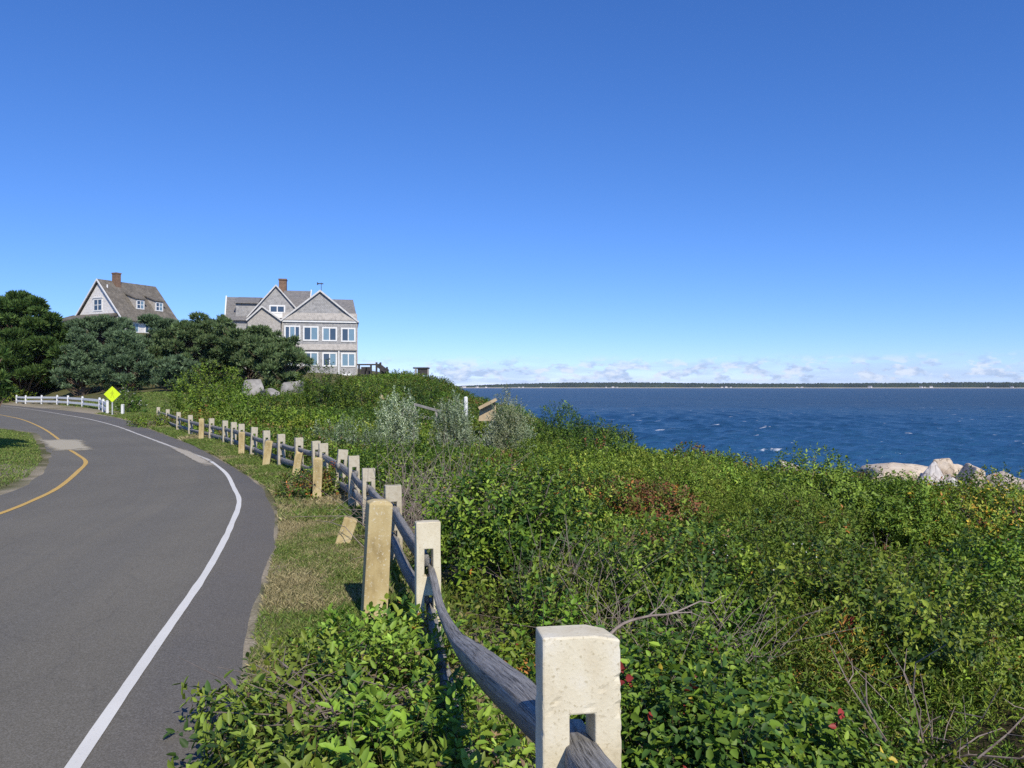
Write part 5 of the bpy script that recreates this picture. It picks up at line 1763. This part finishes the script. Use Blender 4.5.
# ------------------------------------------------------------------ scrub ground cover
def build_scrub():
    r = rng(17)
    fo = Foliage()
    cnt = 0
    SH = np.array(SHRUB_SPOTS)
    GAPS = np.array([(fan(456, 6.3), 6.3, .16), (fan(432, 8.5), 8.5, .85), (fan(452, 7.6), 7.6, .45), (fan(965, 10.6), 10.6, 1.0), (fan(880, 12.0), 11.9, .55), (fan(806, 12.1), 12.0, .75), (fan(640, 5.3), 5.3, .3), (fan(600, 22.4), 22.4, .7),
                     (fan(760, 9.0), 9.0, .45), (fan(1000, 14.5), 14.5, .7), (fan(700, 15.5), 15.5, .6)])
    bands = [(1.2, 8, 0.34), (8, 16, 0.55), (16, 28, 0.8), (28, 46, 1.1), (46, 84, 1.5)]
    for y0, y1, step in bands:
        yy = np.arange(y0, y1, step)
        for y in yy:
            x0, x1 = -0.75 * y - 1.5, 0.78 * y + 2.5
            xs = np.arange(x0, x1, step) + r.random() * step
            X = xs + r.normal(0, step * 0.28, len(xs)); Y = y + r.normal(0, step * 0.28, len(xs))
            Z, U, OFF, S = base_height(X, Y)
            big = fbm(X * 0.35, Y * 0.35, 61, 3); pn = fbm(X * 0.25 + 9, Y * 0.25, 63, 3); hn = fbm(X * 0.9, Y * 0.9, 65, 2); rn = fbm(X * 0.5 + 31, Y * 0.5, 67, 3); big2 = fbm(X * 0.38 + 7, Y * 0.38, 69, 2)
            for k in range(len(X)):
                x, yk, u, s = X[k], Y[k], U[k], S[k]
                if s < -0.3 or u < 0.25 + 0.45 * step + (0.22 if 5.5 < yk < 14 else 0): continue
                if yk > 40 and u < 3.5 + 0.25 * (yk - 40): continue
                if yk > 33 and x < -0.412 * yk: continue                    # lawn and pines
                if yk > 54 and x < -0.40 * yk: continue
                if len(SH) and np.any((SH[:, 0] - x) ** 2 + (SH[:, 1] - yk) ** 2 < (0.55 * SH[:, 2]) ** 2): continue
                if np.any((GAPS[:, 0] - x) ** 2 + (GAPS[:, 1] - yk) ** 2 < (GAPS[:, 2] + .25 * step) ** 2): continue
                dist = math.hypot(x, yk)
                rad = step * (0.75 + 0.5 * r.random())
                h = (0.13 + 0.16 * hn[k] + 1.55 * max(0.0, big2[k] - .37)) * (0.55 + 0.45 * min(1, u / 1.2))
                if yk < 8: h *= 0.72 + 0.2 * min(1, max(0, u - .3) / 1.5)
                if s < 9 and x > 3: h *= 0.16 + 0.84 * max(0.0, s / 9)
                if 20 < yk < 34 and x > 12: h *= 0.5
                if 13 < yk < 34 and x < 3: h *= 0.62
                if yk > 40: h *= 0.75
                # keep the verge side of the scrub low so that the rails show
                kind, pal, leaf = 'small', 'rose', 0.048
                dens = 1.0
                gap = rn[k]
                if yk > 46 or (yk > 38 and x < -5):
                    kind, pal, leaf = 'small', 'dune', 0.115
                    if pn[k] > .62: pal = 'olive'
                    if yk < 52 and pn[k] < .4: pal = 'lime'
                elif dist < 4.6:
                    kind, pal, leaf = ('ivy6', 'ivy', 0.042) if pn[k] > 0.47 else ('broad6', 'vine', 0.040)
                elif dist < 8.5:
                    q = pn[k]
                    if q > .56: kind, pal, leaf = 'broad6', 'vine', 0.042
                    elif q > .47: kind, pal, leaf = 'small6', 'rose', 0.045
                    else: kind, pal, leaf = 'narrow', 'golden', 0.055; h *= .95
                elif dist < 17:
                    q = pn[k]
                    leaf = 0.050
                    if q > .58: kind, pal = 'broad', 'vine'
                    elif q > .45: kind, pal = 'small', 'rose'
                    elif q > .38: kind, pal = 'willow', 'golden'
                    else: kind, pal = 'broad', 'lime'
                else:
                    q = pn[k]
                    leaf = 0.066 + 0.0022 * (dist - 17)
                    pal = 'lime' if (q < .40 or (x < -2 and q < .5)) else ('rose' if q < .58 else 'olive')
                if dist > 8 and big[k] > .72: pal = 'rust'
                elif dist > 8 and big[k] < .31: pal = 'dark'
                if s < 9 and yk < 34 and x > 5 and r.random() < .22: pal = ('rust', 'gold', 'olive')[r.integers(0, 3)]
                if 20 < yk < 42 and 1 < x < 11 and r.random() < .22 * (pn[k] > .46): pal = [(RUST, 3), (G_OLV, 3), (G_MID, 3)]
                if dist < 9 and r.random() < .035: pal = [(ORNG, 2), (GOLD, 1.2), (BRWN, 2), (G_MID, 3), (RED, .5)]
                if dist > 7 and dist < 20 and r.random() < .03: pal = [(RUST, 2), (BRWN, 1), (G_MID, 3)]
                if gap > .62: dens *= 0.55; h *= 0.5
                clump = dist > 6 and (s > 9 or x < 3) and not (13 < yk < 34 and x < 1) and r.random() < (0.17 if dist < 30 else 0.10) and gap < .62
                if clump:
                    rad = 0.55 + 0.45 * r.random() + 0.014 * dist; h = h * 0.7 + 0.42 + 0.30 * r.random() + 0.004 * dist
                    if yk > 40: h *= .75
                rad = min(rad, max(0.2, 0.85 * u))                          # nothing grows through the fence
                if u < 1.2: h = min(h, 0.30 + 0.32 * u)
                bush(fo, x, yk, Z[k] - 0.03, rad, rad, h, kind, pal, leaf, r, dens * (0.95 if dist < 17 else .8), 0.7, (-0.55 if clump and dist < 30 else -0.05), 0.08 if kind in ('narrow', 'willow') else 0.0)
                cnt += 1
    o = fo.build('scrub', M_LEAF)
    tag(o, kind='stuff')
    print('scrub bushes', cnt, 'leaves', fo.nleaf)


build_scrub()


# ------------------------------------------------------------------ bare twigs
def twig_tangle(name, label, x, y, rx, ry, h, n, seed, lean=(0, 0), rad=0.004, mat=M_TWIG):
    r = rng(seed)
    mb = MB()
    zg = gz(x, y)
    for k in range(n):
        a = r.random(2)
        bx, by = (a[0] - .5) * 2 * rx, (a[1] - .5) * 2 * ry
        L_ = h * (0.6 + 0.7 * r.random())
        d = np.array([r.normal(0, .55) + lean[0], r.normal(0, .55) + lean[1], 0.9]); d /= np.linalg.norm(d)
        p = np.array([bx, by, -0.02])
        pts = [p]
        for _ in range(4):
            d = d + r.normal(0, .22, 3) - np.array([0, 0, .10]); d /= np.linalg.norm(d)
            p = p + d * L_ / 4
            pts.append(p)
        rr = rad * (0.6 + 0.8 * r.random())
        mb.tube([tuple(q) for q in pts], list(np.linspace(rr, rr * .35, 5)), 4, False)
        for _ in range(2):
            b = pts[r.integers(1, 4)]
            e = b + (r.normal(0, .5, 3) + np.array([0, 0, .35])) * L_ * .3
            mb.tube([tuple(b), tuple((b + e) / 2 + r.normal(0, .02, 3)), tuple(e)], [rr * .5, rr * .4, rr * .2], 3, False)
    o = mb.build(name, mat)
    o.location = (x, y, zg)
    tag(o, label, 'dead brush', None)
    return o


def build_twigs():
    M_DEAD = noise_mat('dead_twig', [(0.3, (0.16, 0.12, 0.10)), (0.7, (0.34, 0.28, 0.24))], 15, 3, 0.9, 0.1, 0.002)
    twig_tangle('dead_brush', 'heap of bare grey-brown stalks behind the third slotted post', fan(432, 8.6), 8.7, .55, .9, 1.05, 210, 501, (.15, 0), .004, M_DEAD)
    twig_tangle('dead_brush', 'patch of bare reddish stems below the dense rounded shrub', fan(560, 5.6), 5.7, .28, .45, .72, 110, 502, (.1, 0), .003, M_DEAD)
    twig_tangle('dead_brush', 'tangle of thin grey twigs above the nearest slotted post', fan(668, 4.4), 4.5, .45, .35, .72, 120, 503, (.2, 0), .003, M_DEAD)
    twig_tangle('dead_brush', 'bare pale stems sticking up through the near vine leaves', fan(925, 4.0), 4.0, .12, .12, .75, 16, 504, (0, 0), .0055, M_DEAD)
    twig_tangle('dead_brush', 'bare brown gap of fallen twigs beneath the golden shrub', fan(955, 10.2), 10.2, .9, .5, .45, 90, 505, (0, 0), .004, M_DEAD)
    twig_tangle('dead_brush', 'grey twigs under the yellowing rose bush by the rocks', fan(905, 23.6), 23.6, .8, .3, .8, 50, 506, (0, 0), .010, M_DEAD)
    # one long arched dead branch
    d = 2.9
    pts = [pt(604, 640, d), pt(622, 624, d + .05), pt(648, 616, d + .12), pt(672, 613, d + .2), pt(700, 601, d + .3)]
    mb = MB().tube([tuple(p) for p in catmull([tuple(p) for p in pts], 16)], list(np.linspace(.0062, .0025, 16)), 6)
    for a, b, c in ((pt(672, 613, d + .2), pt(690, 612, d + .22), pt(704, 618, d + .3)), (pt(648, 616, d + .12), pt(660, 606, d + .2), pt(668, 594, d + .25)), (pt(700, 601, d + .3), pt(712, 603, d + .35), pt(722, 596, d + .4))):
        mb.tube([tuple(a), tuple(b), tuple(c)], [.003, .0022, .0012], 5)
    g0 = pt(596, 660, d - .02)
    mb.tube([(g0.x - .03, g0.y, gz(g0.x, g0.y) - .05), tuple(g0), tuple(pts[0])], [.008, .007, .0062], 6)
    o = mb.build('dead_branch', M_DEAD)
    tag(o, 'long arched bare branch rising from behind the nearest slotted post', 'branch')


build_twigs()


# ------------------------------------------------------------------ grass
def build_grass():
    r = rng(23)
    V, C = [], []
    def patch(n, xf, y0, y1, hgt, wid, cond, pale):
        Y = y0 + (y1 - y0) * r.random(n) ** 0.8
        lo, hi = xf(Y)
        X = lo + (hi - lo) * r.random(n)
        Z, U, OFF, S = base_height(X, Y)
        k = cond(X, Y, U, OFF)
        X, Y, Z, OFF = X[k], Y[k], Z[k], OFF[k]
        m = len(X)
        dry = fbm(X * 1.1, Y * 0.9, 71, 4)
        tall = 0.6 + 0.9 * fbm(X * 2.5, Y * 2.5, 73, 2)
        h = hgt(Y) * tall * (0.5 + 0.9 * r.random(m))
        w = wid(Y)
        a = r.random(m) * 6.28
        lean = r.normal(0, 0.55, (m, 2))
        B = np.stack([X, Y, Z - 0.005], 1)
        sx = np.stack([np.cos(a), np.sin(a), np.zeros(m)], 1) * (w / 2)[:, None]
        T = B + np.stack([lean[:, 0] * h, lean[:, 1] * h, h], 1)
        Mid = B + np.stack([lean[:, 0] * h * .35, lean[:, 1] * h * .35, h * .6], 1)
        V.append(np.stack([B - sx, B + sx, T, Mid - sx * .8], 1))
        g = np.array([0.132, 0.205, 0.042]); y_ = np.array([0.215, 0.245, 0.07]); t_ = np.array([0.35, 0.30, 0.165])
        q = sstep(0.44 - pale, 0.60 - pale, dry + r.normal(0, .06, m))[:, None]
        c = np.where(r.random((m, 1)) < .35, y_, g) * (1 - q) + t_ * q
        C.append(c * np.exp(r.normal(0, .2, (m, 1))))
    Rc = catmull(R_EDGE, 800); Fc = catmull(FENCE, 800); Lc = catmull(L_EDGE, 800)
    fx = lambda Cc: (lambda Y: np.interp(Y, Cc[:, 1], Cc[:, 0]))
    xr, xf_, xl = fx(Rc), fx(Fc), fx(Lc)
    edge = lambda X, Y, U, OFF: (OFF > -0.17 + 0.36 * fbm(X * 1.7, Y * 1.7, 81, 3)) & (OFF > 0.015) & (U < .35)
    patch(130000, lambda Y: (xr(Y), xf_(Y) + .3), 3.2, 12, lambda Y: 0.023 + 0 * Y, lambda Y: 0.0038 + 0.0004 * Y, edge, -0.02)
    patch(60000, lambda Y: (xr(Y), xf_(Y) + .4), 9.5, 24, lambda Y: 0.055 + 0 * Y, lambda Y: 0.009 + 0.0004 * Y, edge, -0.12)
    patch(40000, lambda Y: (xr(Y), xf_(Y) + .5), 22, 48, lambda Y: 0.075 + 0 * Y, lambda Y: 0.02 + 0 * Y, edge, -0.12)
    # taller tufts under the fence line
    patch(26000, lambda Y: (xf_(Y) - .18, xf_(Y) + .35), 5.2, 30, lambda Y: 0.075 + 0 * Y, lambda Y: 0.007 + 0.0005 * Y, lambda X, Y, U, OFF: (OFF > .2) & (np.abs(U) < .4), -0.10)
    # inner lawn across the road
    patch(110000, lambda Y: (xl(Y) - 5, xl(Y)), 10, 40, lambda Y: 0.038 + 0 * Y, lambda Y: 0.011 + 0.0004 * Y, lambda X, Y, U, OFF: OFF > .08 + .1 * fbm(X * 2, Y * 2, 83), -0.32)
    # lawn in front of the pines
    patch(70000, lambda Y: (xr(Y), xr(Y) + 16), 38, 66, lambda Y: 0.09 + 0 * Y, lambda Y: 0.045 + 0 * Y, lambda X, Y, U, OFF: (OFF > 2.0) & (X < -0.36 * Y), -0.30)
    V = np.concatenate(V); C = np.concatenate(C)
    n = len(V)
    i = np.arange(n * 4).reshape(n, 4)
    o = np_mesh('grass', V.reshape(-1, 3), [i], M_GRASS, None, np.repeat(C, 4, 0))
    tag(o, kind='stuff')


build_grass()


# ------------------------------------------------------------------ pines
def pine(label, x, y, H, rx, seed, pal, base_t=0.12, lean=(0, 0), shape='round', tuft=0.34, npad=70, name='pine_tree', group='pines in front of the houses', ry=None):
    r = rng(seed)
    zg = gz(x, y)
    root = empty(name, (x, y, zg))
    ry = ry or rx * 0.85
    tr = MB()
    top = np.array([lean[0] * H, lean[1] * H, H * 0.93])
    tp = catmull([(0, 0, -0.3), (lean[0] * H * .15 + r.normal(0, .15), r.normal(0, .15), H * .3), (lean[0] * H * .5 + r.normal(0, .2), lean[1] * H * .5, H * .6), tuple(top)], 12)
    R0 = 0.028 * H + 0.06
    tr.tube([tuple(p) for p in tp], list(np.linspace(R0, R0 * .22, 12)), 8)
    V, C = [], []
    cols = np.array(pal)
    npad = int(npad * 1.15)
    for k in range(npad):
        t = base_t + (1 - base_t) * r.random() ** 0.85
        if shape == 'round': env = math.sqrt(max(0.02, 1 - ((t - 0.52) / 0.50) ** 2))
        elif shape == 'cone': env = max(0.12, (1.05 - t) ** 0.8 * 1.1) * (1 if t > base_t + .1 else .8)
        else: env = 0.45 + 0.6 * t if t < .85 else 0.75                      # spreading, flat topped
        a = r.random() * 6.28
        q = (0.35 + 0.68 * r.random() ** .6)
        stray = r.random() < 0.28
        if stray: q = 0.95 + 0.22 * r.random()
        ti = min(11, int(t * 11))
        ax = tp[ti]
        env *= 0.62 + 0.75 * float(fbm(np.array([math.cos(a) * 1.6 + seed]), np.array([math.sin(a) * 1.6 + t * 4.0]), seed % 97, 2)[0])
        c = np.array([ax[0] + math.cos(a) * rx * env * q, ax[1] + math.sin(a) * ry * env * q, H * (t * (0.86 + 0.22 * float(vnoise(np.array([math.cos(a) * 1.3 + seed * .37]), np.array([math.sin(a) * 1.3]), 5)[0]))) + r.normal(0, .28)])
        pr = (0.06 + 0.05 * r.random() if stray else 0.085 + 0.17 * r.random() ** 1.8) * rx * (1.15 if shape != 'cone' else .95)
        b = tp[max(0, ti - 2)]
        tr.tube([tuple(b), tuple((b + c) / 2 + np.array([0, 0, -.06 * H * r.random()])), tuple(c - np.array([0, 0, .1]))], [R0 * .25, R0 * .18, R0 * .06], 5, False)
        n = int(62 * (pr / tuft) ** 2 * 0.30) + 9
        d = r.normal(0, 1, (n, 3)); d /= np.linalg.norm(d, axis=1)[:, None]
        P = c + d * np.array([pr, pr, pr * .40]) * (0.5 + .5 * r.random((n, 1)) ** .5)
        for j in range(8):
            ndir = d * .75 + np.array([0, 0, .95]) + r.normal(0, .55, (n, 3)); ndir /= np.linalg.norm(ndir, axis=1)[:, None]
            sd = np.cross(ndir, r.normal(0, 1, (n, 3))); sd /= np.linalg.norm(sd, axis=1)[:, None]
            L_ = tuft * (.65 + .9 * r.random((n, 1)))
            V.append(np.stack([P - sd * L_ * .06, P + ndir * L_ * .5 - sd * L_ * .105, P + ndir * L_, P + ndir * L_ * .5 + sd * L_ * .105], 1))
            cc = cols[r.integers(0, len(cols), n)] * np.exp(r.normal(0, .18, (n, 1))) * math.exp(r.normal(0, .14))
            C.append(cc)
    tr.build('trunk', M_BARK, root)
    fo = Foliage()
    fo.quads(np.concatenate(V), np.concatenate(C))
    fo.build('crown', M_NEEDLE, root)
    tag(root, label, 'tree', group)


P_DARK = [(0.034, 0.075, 0.018), (0.059, 0.109, 0.025), (0.091, 0.144, 0.034)]
P_BLUE = [(0.067, 0.112, 0.059), (0.107, 0.166, 0.088), (0.144, 0.21, 0.112), (0.09, 0.146, 0.068)]
P_MIX = [(0.067, 0.112, 0.046), (0.112, 0.166, 0.068), (0.09, 0.142, 0.049), (0.148, 0.195, 0.083)]


def build_pines():
    def T(px, d, vt, wpx, *a, **k):
        x = fan(px, d)
        H = EYE + (387 - vt) * d / F - gz(x, d)
        pine(a[0], x, d, H, wpx * d / F, *a[1:], **k)
    T(22, 82, 303, 54, 'huge dark round-headed pine overhanging the end of the white fence', 601, P_DARK, base_t=.16, npad=150, tuft=.42)
    T(-30, 88, 305, 50, 'dark pine partly cut by the picture edge beside the huge one', 602, P_DARK, base_t=.16, npad=90, tuft=.45)
    T(84, 74, 336, 30, 'blue-green pine low between the huge dark one and the sign', 603, P_BLUE, base_t=.08, shape='cone', npad=90)
    T(100, 84, 320, 36, 'blue-green pine directly below the brown-roofed house gable', 604, P_BLUE, base_t=.10, npad=95)
    T(128, 70, 331, 30, 'blue-green pine behind the white-flowered shrub', 605, P_BLUE, base_t=.08, npad=95, shape='cone')
    T(163, 82, 321, 32, 'rounded pine below the dormers of the brown-roofed house', 606, P_BLUE, base_t=.10, npad=95)
    T(192, 74, 325, 34, 'tall grey-green pine behind the bright rounded bush', 607, P_MIX, base_t=.14, npad=100, lean=(.05, 0))
    T(216, 82, 321, 22, 'narrow-topped pine in the gap between the two houses', 608, P_MIX, base_t=.14, npad=70)
    T(172, 66, 358, 20, 'small bluish pine at the back of the lawn', 609, P_BLUE, base_t=.05, npad=50)
    T(246, 74, 327, 34, 'spreading pine across the small gable of the shingled house', 610, P_MIX, base_t=.36, shape='flat', npad=90, lean=(-.04, 0))
    T(268, 70, 341, 32, 'leaning flat-topped pine with a bare tan trunk before the shingled house', 611, P_MIX, base_t=.52, shape='flat', npad=60, lean=(.10, 0))
    T(284, 66, 354, 25, 'low wind-bent pine reaching across the lower windows', 612, P_MIX, base_t=.20, shape='flat', npad=50, lean=(.06, 0))
    # the tree whose shadow lies on the inner lawn, just outside the frame
    x = -12.6
    pine('dark roadside cedar at the extreme edge, shading the inner lawn', fan(-30, 19), 19, 4.4, .62, 620, P_DARK, base_t=.06, npad=60, tuft=.16, group=None, name='cedar')


build_pines()


# ------------------------------------------------------------------ air
def build_haze():
    m = bpy.data.materials.new('haze')
    m.use_nodes = True
    nt = m.node_tree
    nt.nodes.remove(nt.nodes['Principled BSDF'])
    pv = nt.nodes.new('ShaderNodeVolumePrincipled')
    pv.inputs['Color'].default_value = (0.72, 0.84, 1.0, 1)
    pv.inputs['Density'].default_value = 4.5e-5
    pv.inputs['Anisotropy'].default_value = 0.0
    nt.links.new(pv.outputs[0], nt.nodes['Material Output'].inputs['Volume'])
    o = MB().box(-5900, 5900, -5900, 5900, -8.0, 34.0).build('haze', m)
    tag(o, kind='stuff')


build_haze()
